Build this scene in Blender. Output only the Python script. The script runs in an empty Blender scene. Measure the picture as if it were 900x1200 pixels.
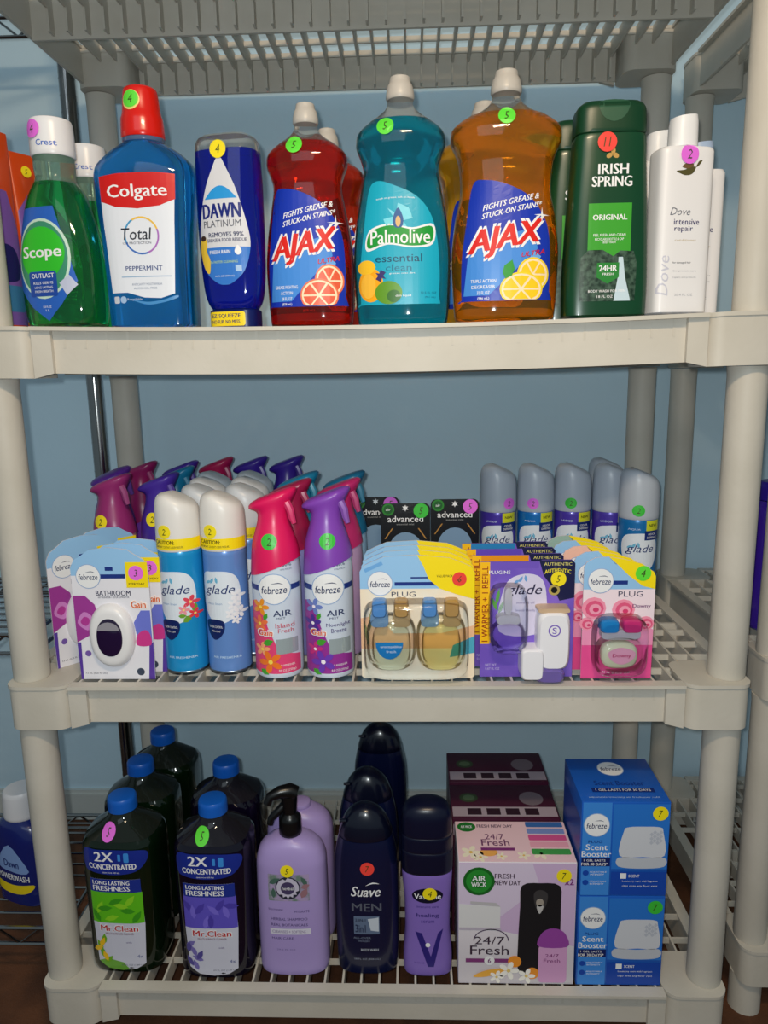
import bpy, bmesh, math, random
from mathutils import Vector, Matrix
random.seed(7)
scene = bpy.context.scene
C = scene.collection
PI = math.pi

# ------------------------------------------------------------------ camera
cam_d = bpy.data.cameras.new('camera'); cam = bpy.data.objects.new('camera', cam_d); C.objects.link(cam)
YAW, PITCH, ROLL, FPX = -0.0369, -0.1901, -0.0179, 864.44
_f = Vector((math.sin(YAW)*math.cos(PITCH), math.cos(YAW)*math.cos(PITCH), math.sin(PITCH)))
_r = Vector((math.cos(YAW), -math.sin(YAW), 0)); _u = _r.cross(_f)
_R = math.cos(ROLL)*_r + math.sin(ROLL)*_u; _U = -math.sin(ROLL)*_r + math.cos(ROLL)*_u
cam.matrix_world = Matrix(((_R.x, _U.x, -_f.x, 0.0505), (_R.y, _U.y, -_f.y, -0.8546), (_R.z, _U.z, -_f.z, 0.3846), (0, 0, 0, 1)))
cam_d.sensor_fit = 'VERTICAL'; cam_d.sensor_height = 36.0; cam_d.lens = FPX/1200*36.0; cam_d.clip_start = 0.02
scene.camera = cam

# ------------------------------------------------------------------ world, lamps, exposure
w = bpy.data.worlds.new('World'); scene.world = w; w.use_nodes = True
bg = w.node_tree.nodes['Background']; bg.inputs[0].default_value = (0.72, 0.92, 1.0, 1); bg.inputs[1].default_value = 0.23
def area(name, loc, target, sx, sy, power, col):
    l = bpy.data.lights.new(name, 'AREA'); l.shape = 'RECTANGLE'; l.size = sx; l.size_y = sy; l.energy = power; l.color = col
    o = bpy.data.objects.new(name, l); C.objects.link(o); o.location = loc
    o.rotation_euler = (Vector(target)-Vector(loc)).to_track_quat('-Z', 'Y').to_euler()
    return o
area('lamp_key', (0.10, -0.80, 1.05), (0.0, 0.1, 0.20), 0.26, 0.06, 6.6, (1.0, 0.76, 0.50))
area('lamp_fill', (-0.5, -1.9, 1.35), (0.0, 0.0, 0.2), 1.3, 0.9, 5.0, (0.80, 0.92, 1.0))  # bluish fill added for soft light from upper front, no known window there
area('lamp_flash', (0.036, -0.868, 0.402), (0.0, 0.3, 0.20), 0.012, 0.012, 4.1, (0.93, 1.0, 1.0))
vs = scene.view_settings
vs.view_transform = 'Standard'; vs.look = 'None'; vs.gamma = 1.0; vs.use_curve_mapping = False; vs.exposure = 0.0

# ------------------------------------------------------------------ materials
def lin(c):
    return tuple(((v/255)/12.92 if v/255 <= .04045 else ((v/255+.055)/1.055)**2.4) for v in c)
_M = {}
def mat(name, col, rough=.45, spec=.5, metal=0., trans=0., coat=0., ior=1.45, noise=None, bump=0., bscale=60., alpha=1.):
    if name in _M: return _M[name]
    m = bpy.data.materials.new(name); m.use_nodes = True
    nt = m.node_tree; b = nt.nodes['Principled BSDF']
    c = (*lin(col), 1)
    b.inputs['Base Color'].default_value = c; b.inputs['Roughness'].default_value = rough
    b.inputs['Metallic'].default_value = metal; b.inputs['Specular IOR Level'].default_value = spec
    b.inputs['Transmission Weight'].default_value = trans; b.inputs['Coat Weight'].default_value = coat
    b.inputs['Coat Roughness'].default_value = .06; b.inputs['IOR'].default_value = ior; b.inputs['Alpha'].default_value = alpha
    if noise:
        col2, sc, detail = noise
        tc = nt.nodes.new('ShaderNodeTexCoord'); n = nt.nodes.new('ShaderNodeTexNoise'); mx = nt.nodes.new('ShaderNodeMix'); mx.data_type = 'RGBA'
        n.inputs['Scale'].default_value = sc; n.inputs['Detail'].default_value = detail
        nt.links.new(tc.outputs['Object'], n.inputs['Vector'])
        rmp = nt.nodes.new('ShaderNodeValToRGB'); rmp.color_ramp.elements[0].position = .38; rmp.color_ramp.elements[1].position = .62
        nt.links.new(n.outputs['Fac'], rmp.inputs[0]); nt.links.new(rmp.outputs[0], mx.inputs[0])
        mx.inputs[6].default_value = c; mx.inputs[7].default_value = (*lin(col2), 1)
        nt.links.new(mx.outputs[2], b.inputs['Base Color'])
    if bump:
        tc = nt.nodes.new('ShaderNodeTexCoord'); n2 = nt.nodes.new('ShaderNodeTexNoise'); bp = nt.nodes.new('ShaderNodeBump')
        n2.inputs['Scale'].default_value = bscale; n2.inputs['Detail'].default_value = 4
        nt.links.new(tc.outputs['Object'], n2.inputs['Vector']); nt.links.new(n2.outputs['Fac'], bp.inputs['Height'])
        bp.inputs['Strength'].default_value = bump; bp.inputs['Distance'].default_value = .002
        nt.links.new(bp.outputs[0], b.inputs['Normal'])
    _M[name] = m
    return m
def film(name, col, ior=1.45, rough=.04):
    if name in _M: return _M[name]
    m = bpy.data.materials.new(name); m.use_nodes = True; nt = m.node_tree; nt.nodes.clear(); m['open_back'] = 1
    o = nt.nodes.new('ShaderNodeOutputMaterial'); mx = nt.nodes.new('ShaderNodeMixShader'); t = nt.nodes.new('ShaderNodeBsdfTransparent'); g = nt.nodes.new('ShaderNodeBsdfGlossy'); f = nt.nodes.new('ShaderNodeFresnel')
    t.inputs[0].default_value = (*lin(col), 1); g.inputs[0].default_value = (1, 1, 1, 1); g.inputs['Roughness'].default_value = rough; f.inputs[0].default_value = ior
    nt.links.new(f.outputs[0], mx.inputs[0]); nt.links.new(t.outputs[0], mx.inputs[1]); nt.links.new(g.outputs[0], mx.inputs[2]); nt.links.new(mx.outputs[0], o.inputs[0])
    _M[name] = m
    return m
def ink(r, g, b, rough=.35):
    return mat('print_%02x%02x%02x' % (r, g, b), (r, g, b), rough, .5)
def liquid(name, col, trans=.92):
    return mat(name, col, .03, .6, trans=trans, ior=1.33, coat=.4)
def plast(r, g, b, rough=.3, coat=0.):
    return mat('plastic_%02x%02x%02x_%d' % (r, g, b, rough*100), (r, g, b), rough, .5, coat=coat)
WHITE = ink(238, 238, 240); NAVY = ink(24, 34, 104); BLACK = ink(14, 14, 16); YEL = ink(250, 226, 20)
CLEAR = mat('clear_plastic', (225, 228, 228), .06, .6, trans=.92, ior=1.2)
RESIN = mat('beige_resin', (204, 198, 187), .5, .35, noise=((196, 190, 178), 9., 3.), bump=.12, bscale=140.)
CHROME = mat('chrome', (150, 150, 150), .18, .5, metal=1.)
BLACKPL = plast(12, 12, 14, .28)

# ------------------------------------------------------------------ mesh helpers
def link(name, me, m=None, parent=None):
    o = bpy.data.objects.new(name, me); C.objects.link(o)
    if m is not None and len(me.materials) == 0: me.materials.append(m)
    if parent is not None: o.parent = parent
    return o
def mesh(name, v, f, smooth=40.):
    me = bpy.data.meshes.new(name); me.from_pydata([tuple(p) for p in v], [], f); me.update()
    if smooth:
        for p in me.polygons: p.use_smooth = True
        me.set_sharp_from_angle(angle=math.radians(smooth))
    return me
def frombm(name, bm, smooth=40.):
    bmesh.ops.recalc_face_normals(bm, faces=bm.faces)
    me = bpy.data.meshes.new(name); bm.to_mesh(me); bm.free()
    if smooth:
        for p in me.polygons: p.use_smooth = True
        me.set_sharp_from_angle(angle=math.radians(smooth))
    return me
def tag(o, label=None, cat=None, group=None, kind=None):
    if label: o['label'] = label
    if cat: o['category'] = cat
    if group: o['group'] = group
    if kind: o['kind'] = kind
    return o
def thing(name, label, cat, loc=(0, 0, 0), rz=0., group=None, rx=0.):
    o = bpy.data.objects.new(name, None); C.objects.link(o); o.empty_display_size = .02
    o.location = loc; o.rotation_euler = (rx, 0, math.radians(rz))
    return tag(o, label, cat, group)
def dup(root, loc, label, rz=None, group=None, skip=()):
    def cp(o, par):
        c = o.copy(); C.objects.link(c); c.parent = par
        for ch in o.children:
            if ch.name.split('.')[0] not in skip: cp(ch, c)
        return c
    r = cp(root, None); r.location = loc
    if rz is not None: r.rotation_euler.z = math.radians(rz)
    r['label'] = label
    if group: r['group'] = group
    return r
def recolor(root, mp):
    st = [root]
    while st:
        o = st.pop(); st += list(o.children)
        k = o.name.split('.')[0]
        if o.type == 'MESH' and k in mp:
            o.material_slots[0].link = 'OBJECT'; o.material_slots[0].material = mp[k]
def bm_box(bm, x0, x1, y0, y1, z0, z1, nx=1):
    vs = []
    for i in range(nx+1):
        x = x0+(x1-x0)*i/nx
        vs.append([bm.verts.new(p) for p in ((x, y0, z0), (x, y1, z0), (x, y1, z1), (x, y0, z1))])
    for i in range(nx):
        a, b = vs[i], vs[i+1]
        for k in range(4): bm.faces.new((a[k], b[k], b[(k+1) % 4], a[(k+1) % 4]))
    bm.faces.new(vs[0][::-1]); bm.faces.new(vs[-1])
def box_obj(name, x0, x1, y0, y1, z0, z1, m, parent=None, bev=0., seg=2):
    bm = bmesh.new(); bm_box(bm, x0, x1, y0, y1, z0, z1)
    if bev: bmesh.ops.bevel(bm, geom=list(bm.edges), offset=bev, segments=seg, affect='EDGES', profile=.5)
    return link(name, frombm(name, bm), m, parent)
def tube_bm(bm, pts, r, seg=10):
    rings = []
    for i, p in enumerate(pts):
        p = Vector(p)
        d = (Vector(pts[min(i+1, len(pts)-1)])-Vector(pts[max(i-1, 0)])).normalized()
        a = d.cross(Vector((0, 0, 1)))
        if a.length < .05: a = d.cross(Vector((1, 0, 0)))
        a.normalize(); b = d.cross(a)
        rr = r[i] if isinstance(r, (list, tuple)) else r
        rings.append([bm.verts.new(p+rr*(math.cos(t*2*PI/seg)*a+math.sin(t*2*PI/seg)*b)) for t in range(seg)])
    for i in range(len(rings)-1):
        for k in range(seg): bm.faces.new((rings[i][k], rings[i][(k+1) % seg], rings[i+1][(k+1) % seg], rings[i+1][k]))
    bm.faces.new(rings[0][::-1]); bm.faces.new(rings[-1])
def tube(name, pts, r, m, parent=None, seg=10):
    bm = bmesh.new(); tube_bm(bm, pts, r, seg); return link(name, frombm(name, bm), m, parent)

def pchip(xs, ys, x):
    n = len(xs)
    if x <= xs[0]: return ys[0]
    if x >= xs[-1]: return ys[-1]
    i = 0
    while x > xs[i+1]: i += 1
    def dl(k): return (ys[k+1]-ys[k])/(xs[k+1]-xs[k])
    def m(k):
        if k == 0: return dl(0)
        if k == n-1: return dl(n-2)
        a, b = dl(k-1), dl(k)
        if a*b <= 0: return 0.
        h0, h1 = xs[k]-xs[k-1], xs[k+1]-xs[k]
        w1, w2 = 2*h1+h0, h1+2*h0
        return (w1+w2)/(w1/a+w2/b)
    h = xs[i+1]-xs[i]; t = (x-xs[i])/h
    return ((1+2*t)*(1-t)**2*ys[i]+t*(1-t)**2*h*m(i)+t*t*(3-2*t)*ys[i+1]+t*t*(t-1)*h*m(i+1))

class Loft:
    """closed solid swept along z (or -y): keys in mm (z, half width, half depth, exponent, cx, cy)"""
    def __init__(s, parent, name, keys, m, seg=40, axis='z', at=(0, 0), step=4., shear=None):
        ks = [tuple(list(k)+[2.2, 0, 0][len(k)-3:]) for k in keys]
        zs = [k[0] for k in ks]; rows = []
        for i in range(len(ks)-1):
            n = max(1, int(math.ceil((zs[i+1]-zs[i])/step)))
            for j in range(n): rows.append(zs[i]+(zs[i+1]-zs[i])*j/n)
        rows.append(zs[-1])
        s.rows = [(z,)+tuple(pchip(zs, [k[c] for k in ks], z) for c in range(1, 6)) for z in rows]
        v = []; f = []
        for (z, hw, hd, n, cx, cy) in s.rows:
            for k in range(seg):
                t = 2*PI*(k+.5)/seg; c, q = math.cos(t), math.sin(t)
                x = cx+hw*math.copysign(abs(c)**(2/n), c); y = cy+hd*math.copysign(abs(q)**(2/n), q)
                if axis == 'z':
                    zz = z+(shear(x, y, z) if shear else 0)
                    v.append((x/1000, y/1000, zz/1000))
                else: v.append(((at[0]+x)/1000, -z/1000, (at[1]+y)/1000))
        L = len(s.rows)
        for i in range(L-1):
            for k in range(seg):
                a, b, c, d = i*seg+k, i*seg+(k+1) % seg, (i+1)*seg+(k+1) % seg, (i+1)*seg+k
                f.append((a, b, c, d) if axis == 'z' else (a, b, c, d))
        if not m.get('open_back'): f.append(tuple(range(seg))[::-1])
        f.append(tuple(range((L-1)*seg, L*seg)))
        s.obj = link(name, mesh(name, v, f), m, parent); s.curved = True
    def row(s, z):
        R = s.rows
        if z <= R[0][0]: return R[0][1:]
        for i in range(len(R)-1):
            if z <= R[i+1][0]:
                t = (z-R[i][0])/max(1e-6, R[i+1][0]-R[i][0])
                return tuple(R[i][c]*(1-t)+R[i+1][c]*t for c in range(1, 6))
        return R[-1][1:]
    def map(s, x, z, off):
        hw, hd, n, cx, cy = s.row(z)
        q = min(.985, abs(x-cx)/hw)
        y = cy-hd*(1-q**n)**(1/n)
        nx = (q**(n-1))/hw*math.copysign(1, x-cx); ny = -((1-q**n)**((n-1)/n))/hd
        l = math.hypot(nx, ny)
        return ((cx+math.copysign(q*hw, x-cx)+off*nx/l)/1000, (y+off*ny/l)/1000, z/1000)
class Flat:
    """flat print area: origin, u and v axes in mm"""
    def __init__(s, o=(0, 0, 0), u=(1, 0, 0), v=(0, 0, 1)):
        s.o, s.u, s.v = Vector(o), Vector(u), Vector(v); s.n = s.u.cross(s.v).normalized(); s.curved = False
    def map(s, x, z, off):
        p = (s.o+x*s.u+z*s.v+off*s.n)/1000
        return (p.x, p.y, p.z)

def rr(x0, z0, x1, z1, r=0., n=4):
    if r <= 0: return [(x0, z0), (x1, z0), (x1, z1), (x0, z1)]
    out = []
    for cx, cz, a in ((x1-r, z0+r, -90), (x1-r, z1-r, 0), (x0+r, z1-r, 90), (x0+r, z0+r, 180)):
        for i in range(n+1):
            t = math.radians(a+90*i/n); out.append((cx+r*math.cos(t), cz+r*math.sin(t)))
    return out
def ell(cx, cz, rx, rz=None, n=24, rot=0.):
    rz = rz or rx; c, s = math.cos(math.radians(rot)), math.sin(math.radians(rot)); out = []
    for i in range(n):
        x, z = rx*math.cos(2*PI*i/n), rz*math.sin(2*PI*i/n); out.append((cx+c*x-s*z, cz+s*x+c*z))
    return out
def sm(pts, n=5):
    """closed smooth curve through points"""
    out = []; L = len(pts)
    for i in range(L):
        p0, p1, p2, p3 = pts[i-1], pts[i], pts[(i+1) % L], pts[(i+2) % L]
        for j in range(n):
            t = j/n
            out.append(tuple(.5*(2*p1[k]+(p2[k]-p0[k])*t+(2*p0[k]-5*p1[k]+4*p2[k]-p3[k])*t*t+(3*p1[k]-p0[k]-3*p2[k]+p3[k])*t**3) for k in (0, 1)))
    return out
def star(cx, cz, r0, r1, n=5, rot=90.):
    return [(cx+(r0 if i % 2 == 0 else r1)*math.cos(math.radians(rot)+PI*i/n), cz+(r0 if i % 2 == 0 else r1)*math.sin(math.radians(rot)+PI*i/n)) for i in range(2*n)]
def _cutx(bm, S):
    zs = [v.co.y for v in bm.verts]
    if not zs: return
    xs = [v.co.x for v in bm.verts]; lo, hi = min(xs), max(xs)
    cuts = set()
    for zz in {round(min(zs)*.75+max(zs)*.25, 1), round(min(zs)*.25+max(zs)*.75, 1)} if max(zs)-min(zs) > 40 else {(min(zs)+max(zs))/2}:
        hw, hd, n, cx, cy = S.row(zz); t = 7
        while t < 177:
            c = math.cos(math.radians(t)); x = cx+hw*math.copysign(abs(c)**(2/n), c)
            if lo+.05 < x < hi-.05: cuts.add(round(x, 2))
            t += 8
    for x in sorted(cuts):
        bmesh.ops.bisect_plane(bm, geom=list(bm.verts)+list(bm.edges)+list(bm.faces), dist=1e-5, plane_co=(x, 0, 0), plane_no=(1, 0, 0))
def _cut(bm, step, S=None):
    if S is not None: _cutx(bm, S)
    for ax in ((0, 1) if S is None else (1,)):
        if not bm.verts: return
        lo = min(v.co[ax] for v in bm.verts); hi = max(v.co[ax] for v in bm.verts)
        k = math.floor(lo/step)+1
        while k*step < hi-.01:
            no = (1, 0, 0) if ax == 0 else (0, 1, 0); co = (k*step, 0, 0) if ax == 0 else (0, k*step, 0)
            bmesh.ops.bisect_plane(bm, geom=list(bm.verts)+list(bm.edges)+list(bm.faces), dist=1e-5, plane_co=co, plane_no=no)
            k += 1
def decal(S, name, poly, m, layer, parent, step=7.):
    """print: a shape (list of points, or list of lists) laid on a surface"""
    polys = poly if isinstance(poly[0][0], (list, tuple)) else [poly]
    if len(polys) > 1 and name != 'flower_print':
        return [decal(S, name, p, m, layer, parent, step) for p in polys][0]
    bm = bmesh.new()
    for P in polys:
        bm.faces.new([bm.verts.new((p[0], p[1], 0)) for p in P])
    bmesh.ops.triangulate(bm, faces=list(bm.faces))
    if S.curved: _cut(bm, step, S)
    off = .12+.16*layer
    for v in bm.verts: v.co = S.map(v.co.x, v.co.y, off)
    me = bpy.data.meshes.new(name); bm.to_mesh(me); bm.free()
    return link(name, me, m, parent)
_T = {}
def _text_mesh(s, bold, shear, res):
    k = (s, bold, shear, res)
    if k not in _T:
        c = bpy.data.curves.new('t', 'FONT'); c.body = s; c.size = 1.; c.offset = bold; c.shear = shear; c.resolution_u = res; c.fill_mode = 'FRONT'
        o = bpy.data.objects.new('t', c); C.objects.link(o)
        dg = bpy.context.evaluated_depsgraph_get()
        me = bpy.data.meshes.new_from_object(o.evaluated_get(dg)); bpy.data.objects.remove(o); bpy.data.curves.remove(c)
        v = [(p.co.x, p.co.y) for p in me.vertices]; f = [tuple(p.vertices) for p in me.polygons]; bpy.data.meshes.remove(me)
        x0, x1 = min(p[0] for p in v), max(p[0] for p in v); y0, y1 = min(p[1] for p in v), max(p[1] for p in v)
        _T[k] = ([((p[0]-x0)/(x1-x0)-.5, (p[1]-y0)/(y1-y0)-.5) for p in v], f)
    return _T[k]
def text(S, s, cx, cz, wd, ht, m, layer, parent, bold=.0, shear=0., rot=0., arc=0., slant=0., name='lettering', res=2, step=8.):
    """lettering of given width and height (mm); arc bends the line, slant lifts its right end"""
    v, f = _text_mesh(s, 0., shear, res)
    ex = max(0., bold)*ht*.9; sh = [(0, 0)] if ex <= 0 else ([(-ex, 0), (ex, 0)] if name == 'lettering' else [(-ex, -ex), (ex, -ex), (-ex, ex), (ex, ex)])
    bm = bmesh.new(); c, q = math.cos(math.radians(rot)), math.sin(math.radians(rot))
    for li, (dx, dz) in enumerate(sh):
        bv = []
        for a, b in v:
            x, z = a*wd+dx, b*ht+dz
            z += -arc*4*a*a+slant*a
            bv.append(bm.verts.new((cx+c*x-q*z, cz+q*x+c*z, li*.03)))
        for p in f:
            try: bm.faces.new([bv[i] for i in p])
            except ValueError: pass
    if S.curved: _cut(bm, step, S)
    off = .12+.16*layer
    for p in bm.verts: p.co = S.map(p.co.x, p.co.y, off+p.co.z)
    me = bpy.data.meshes.new(name); bm.to_mesh(me); bm.free()
    return link(name, me, m, parent)
STK = {'green': (96, 222, 60), 'yellow': (246, 224, 30), 'pink': (232, 110, 226), 'red': (240, 70, 60), 'dgreen': (60, 190, 60)}
def sticker(S, T, cx, cz, col, num, r=9.5, layer=9):
    d = decal(S, 'price_sticker', ell(cx, cz, r, n=20), ink(*STK[col]), layer, T)
    text(S, num, cx, cz, r*.55*max(1, len(num)*.7), r*.95, ink(60, 70, 30), layer+1, d, shear=.2, name='handwriting', res=1)
    return d
def flower(S, parent, cx, cz, r, m, mc, layer, n=5, name='flower_print', rot=0.):
    ps = []
    for i in range(n):
        a = math.radians(rot+360*i/n)
        ps.append(ell(cx+.58*r*math.cos(a), cz+.58*r*math.sin(a), r*.46, r*.27, 9, math.degrees(a)))
    d = decal(S, name, ps, m, layer, parent)
    decal(S, 'flower_centre', ell(cx, cz, r*.2, n=7), mc, layer+1, d)
    return d
def leaf(cx, cz, l, wd, rot):
    c, s = math.cos(math.radians(rot)), math.sin(math.radians(rot)); out = []
    for x, z in ((-.5, 0), (-.25, .4), (.1, .45), (.5, 0), (.1, -.45), (-.25, -.4)):
        out.append((cx+c*x*l-s*z*wd, cz+s*x*l+c*z*wd))
    return out

# ------------------------------------------------------------------ the setting
WALL_Y, FLOOR_Z = 0.585, -0.565
wallm = mat('wall_paint', (204, 229, 243), .75, .2, noise=((199, 224, 238), 3., 4.), bump=.15, bscale=90.)
basem = mat('baseboard_paint', (205, 208, 204), .5, .4)
floorm = mat('brown_floor', (104, 66, 44), .7, .3, noise=((82, 52, 36), 14., 6.), bump=.5, bscale=300.)
tag(box_obj('wall_back', -3., 3., WALL_Y, WALL_Y+.1, FLOOR_Z, 2.0, wallm), kind='structure')
tag(box_obj('floor', -3., 3., -2.5, WALL_Y, FLOOR_Z-.05, FLOOR_Z, floorm), kind='structure')
bm = bmesh.new(); bm_box(bm, -3., 3., WALL_Y-.012, WALL_Y, FLOOR_Z, FLOOR_Z+.06); bm_box(bm, -3., 3., WALL_Y-.008, WALL_Y, FLOOR_Z+.06, FLOOR_Z+.068)
tag(link('baseboard_back', frombm('baseboard_back', bm), basem), kind='structure')

# ------------------------------------------------------------------ resin shelving unit
SP = 0.442; HW = 0.468; DEP = 0.470; PX, PY0, PY1, PR = 0.4455, 0.035, 0.432, 0.0225
SAG = {0: .0, 1: .007, 2: .0, 3: .0}
SZ = {0: 2*SP+.004, 1: SP, 2: 0., 3: -SP}
def sag(level, x): return SAG[level]*max(0., 1-(x/.42)**2)
def ring_bm(bm, x0, x1, y0, y1, r, t, z0, z1):
    """rounded rectangular frame of width t"""
    o = rr(x0, y0, x1, y1, r, 5); i = rr(x0+t, y0+t, x1-t, y1-t, max(r-t, .002), 5); n = len(o)
    A = [bm.verts.new((p[0], p[1], z1)) for p in o]; B = [bm.verts.new((p[0], p[1], z1)) for p in i]
    A2 = [bm.verts.new((p[0], p[1], z0)) for p in o]; B2 = [bm.verts.new((p[0], p[1], z0)) for p in i]
    for k in range(n):
        j = (k+1) % n
        for q in ((A[k], A[j], B[j], B[k]), (A2[j], A2[k], B2[k], B2[j]), (A[j], A[k], A2[k], A2[j]), (B[k], B[j], B2[j], B2[k])): bm.faces.new(q)
def prism_bm(bm, pts, z0, z1):
    a = [bm.verts.new((p[0], p[1], z0)) for p in pts]; b = [bm.verts.new((p[0], p[1], z1)) for p in pts]; n = len(pts)
    for k in range(n): bm.faces.new((a[k], a[(k+1) % n], b[(k+1) % n], b[k]))
    bm.faces.new(a[::-1]); bm.faces.new(b)
def shelf_mesh(level):
    bm = bmesh.new(); NX = 24
    # rim with an overhanging lip, four beams and a deep cross beam
    for (y0, y1) in ((0., .016), (DEP-.016, DEP)):
        bm_box(bm, -HW+.0835, HW-.0835, y0, y1, -.0045, 0., NX)
    for s in (-1, 1):
        bm_box(bm, min(s*HW, s*(HW-.016)), max(s*HW, s*(HW-.016)), .0795, DEP-.0795, -.0045, 0.)
        bm_box(bm, min(s*(HW-.008), s*(HW-.013)), max(s*(HW-.008), s*(HW-.013)), .02, DEP-.02, -.053, -.003)
    bm_box(bm, -HW+.06, HW-.06, .0125, .0175, -.053, -.003, NX)
    bm_box(bm, -HW+.06, HW-.06, DEP-.0145, DEP-.0095, -.053, -.003, NX)
    bm_box(bm, -HW+.012, HW-.012, .233, .238, -.056, -.003, NX)
    # corner blocks with sockets
    for sx in (-1, 1):
        for sy in (0, 1):
            xo, xi = sx*(HW-.0015), sx*(HW-.082); ya, yb = (.002, .078) if sy == 0 else (DEP-.078, DEP-.002)
            x0, x1 = min(xo, xi), max(xo, xi)
            P = rr(x0, ya, x1, yb, .018, 5)
            prism_bm(bm, P, -.059, -.0035)
            P2 = rr(min(sx*HW, sx*(HW-.084)), 0. if sy == 0 else DEP-.08, max(sx*HW, sx*(HW-.084)), .08 if sy == 0 else DEP, .02, 5)
            prism_bm(bm, P2, -.0045, 0.)
            # skirt flaring inwards from the block to the beam
            yf = (.006, .013) if sy == 0 else (DEP-.013, DEP-.006)
            xs = (sx*(HW-.082), sx*(HW-.105))
            a = [bm.verts.new(p) for p in ((xs[0], yf[0], -.059), (xs[1], yf[0], -.053), (xs[1], yf[0], -.004), (xs[0], yf[0], -.004))]
            b = [bm.verts.new((p.co.x, yf[1], p.co.z)) for p in a]
            bm.faces.new(a); bm.faces.new(b[::-1])
            for k in range(4): bm.faces.new((a[k], b[k], b[(k+1) % 4], a[(k+1) % 4]))
    for v in bm.verts: v.co.z -= sag(level, v.co.x)
    return frombm('shelf', bm, 35)
def make_unit(name, label, loc, levels=(0, 1, 2, 3), fins=True):
    U = thing(name, label, 'shelving', loc)
    rib_l = None; rib_t = None; fin = None
    for L in levels:
        sh = link('shelf', shelf_mesh(L), RESIN, U); sh.location.z = SZ[L]
        if rib_l is None:
            bm = bmesh.new(); bm_box(bm, -.0014, .0014, .012, DEP-.012, -.024, -.0002); rib_l = frombm('rib', bm); rib_l.materials.append(RESIN)
            bm = bmesh.new(); bm_box(bm, -HW+.012, HW-.012, -.0014, .0014, -.009, -.0006); rib_t = frombm('cross_rib', bm); rib_t.materials.append(RESIN)
            bm = bmesh.new(); bm_box(bm, -.0016, .0016, -.016, 0., -.052, -.020); fin = frombm('fin', bm); fin.materials.append(RESIN)
        for i in range(-17, 18):
            o = link('rib', rib_l, None, sh); o.location = (i*.025, 0, -sag(L, i*.025))
        for i in range(1, 10):
            if i != 5: link('cross_rib', rib_t, None, sh).location = (0, .0125+i*.0475, -.0015-sag(L, .2))
        if L == 0 and fins:
            for i in range(-17, 18):
                for yy in (.233, DEP-.0145): link('fin', fin, None, sh).location = (i*.025, yy, 0)
    for a, b in zip(levels[:-1], levels[1:]):
        z1, z0 = SZ[a]-.060, SZ[b]+.0002
        bm = bmesh.new(); tube_bm(bm, [(0, 0, z0), (0, 0, z0+.004), (0, 0, z1-.012), (0, 0, z1)], [PR*.97, PR, PR, PR*1.04], 28)
        pm = frombm('post', bm); pm.materials.append(RESIN)
        for x in (-PX, PX):
            for y in (PY0, PY1): link('post', pm, None, U).location = (x, y, 0)
    bm = bmesh.new(); tube_bm(bm, [(0, 0, FLOOR_Z-loc[2]), (0, 0, SZ[levels[-1]]-.058)], PR, 24); pm = frombm('foot', bm); pm.materials.append(RESIN)
    for x in (-PX, PX):
        for y in (PY0, PY1): link('foot', pm, None, U).location = (x, y, 0)
    return U
make_unit('shelving_unit', 'beige resin shelving unit filled with rows of household cleaning products', (0, 0, 0))
make_unit('shelving_unit', 'second beige resin shelving unit cut off at the right edge of the photo', (0.990, 0.082, -0.004), fins=False)

# ------------------------------------------------------------------ chrome wire rack at the left
RK = thing('wire_rack', 'dark chrome wire rack standing behind the left corner of the resin shelving', 'wire rack', (-0.495, 0, 0))
for (x, y) in ((0, .13), (0, .425), (-.86, .13), (-.86, .425)):
    bm = bmesh.new(); tube_bm(bm, [(0, 0, FLOOR_Z), (0, 0, 1.25)], .0128, 16)
    for i in range(70): tube_bm(bm, [(0, 0, FLOOR_Z+.02+i*.0254), (0, 0, FLOOR_Z+.0215+i*.0254)], .01315, 12)
    link('rack_post', frombm('rack_post', bm), CHROME, RK).location = (x, y, 0)
wm = None
for z in (.945, .022, -.457):
    rs = bpy.data.objects.new('wire_shelf', None); C.objects.link(rs); rs.parent = RK; rs.location.z = z
    bm = bmesh.new()
    for yy in (.13, .425):
        for dz in (0, -.028): tube_bm(bm, [(-.86, yy, dz), (0, yy, dz)], .003, 6)
        for i in range(24):
            x = -.86*i/24; x2 = -.86*(i+1)/24
            tube_bm(bm, [(x, yy, 0 if i % 2 else -.028), (x2, yy, -.028 if i % 2 else 0)], .002, 5)
    for xx in (0, -.86):
        for dz in (0, -.028): tube_bm(bm, [(xx, .13, dz), (xx, .425, dz)], .003, 6)
    link('edge_truss', frombm('edge_truss', bm), CHROME, rs)
    if wm is None:
        bm = bmesh.new(); tube_bm(bm, [(-.86, 0, 0), (0, 0, 0)], .0019, 6); wm = frombm('shelf_wire', bm); wm.materials.append(CHROME)
    for i in range(1, 10): link('shelf_wire', wm, None, rs).location = (0, .13+i*.0295, .002)
    for xx in (-.2, -.43, -.66): tube('support_wire', [(xx, .13, -.003), (xx, .425, -.003)], .003, CHROME, rs, 6)
# ================================================================== TOP SHELF
def S1(x): return SZ[1]-sag(1, abs(x)+.055)+.0004
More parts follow.
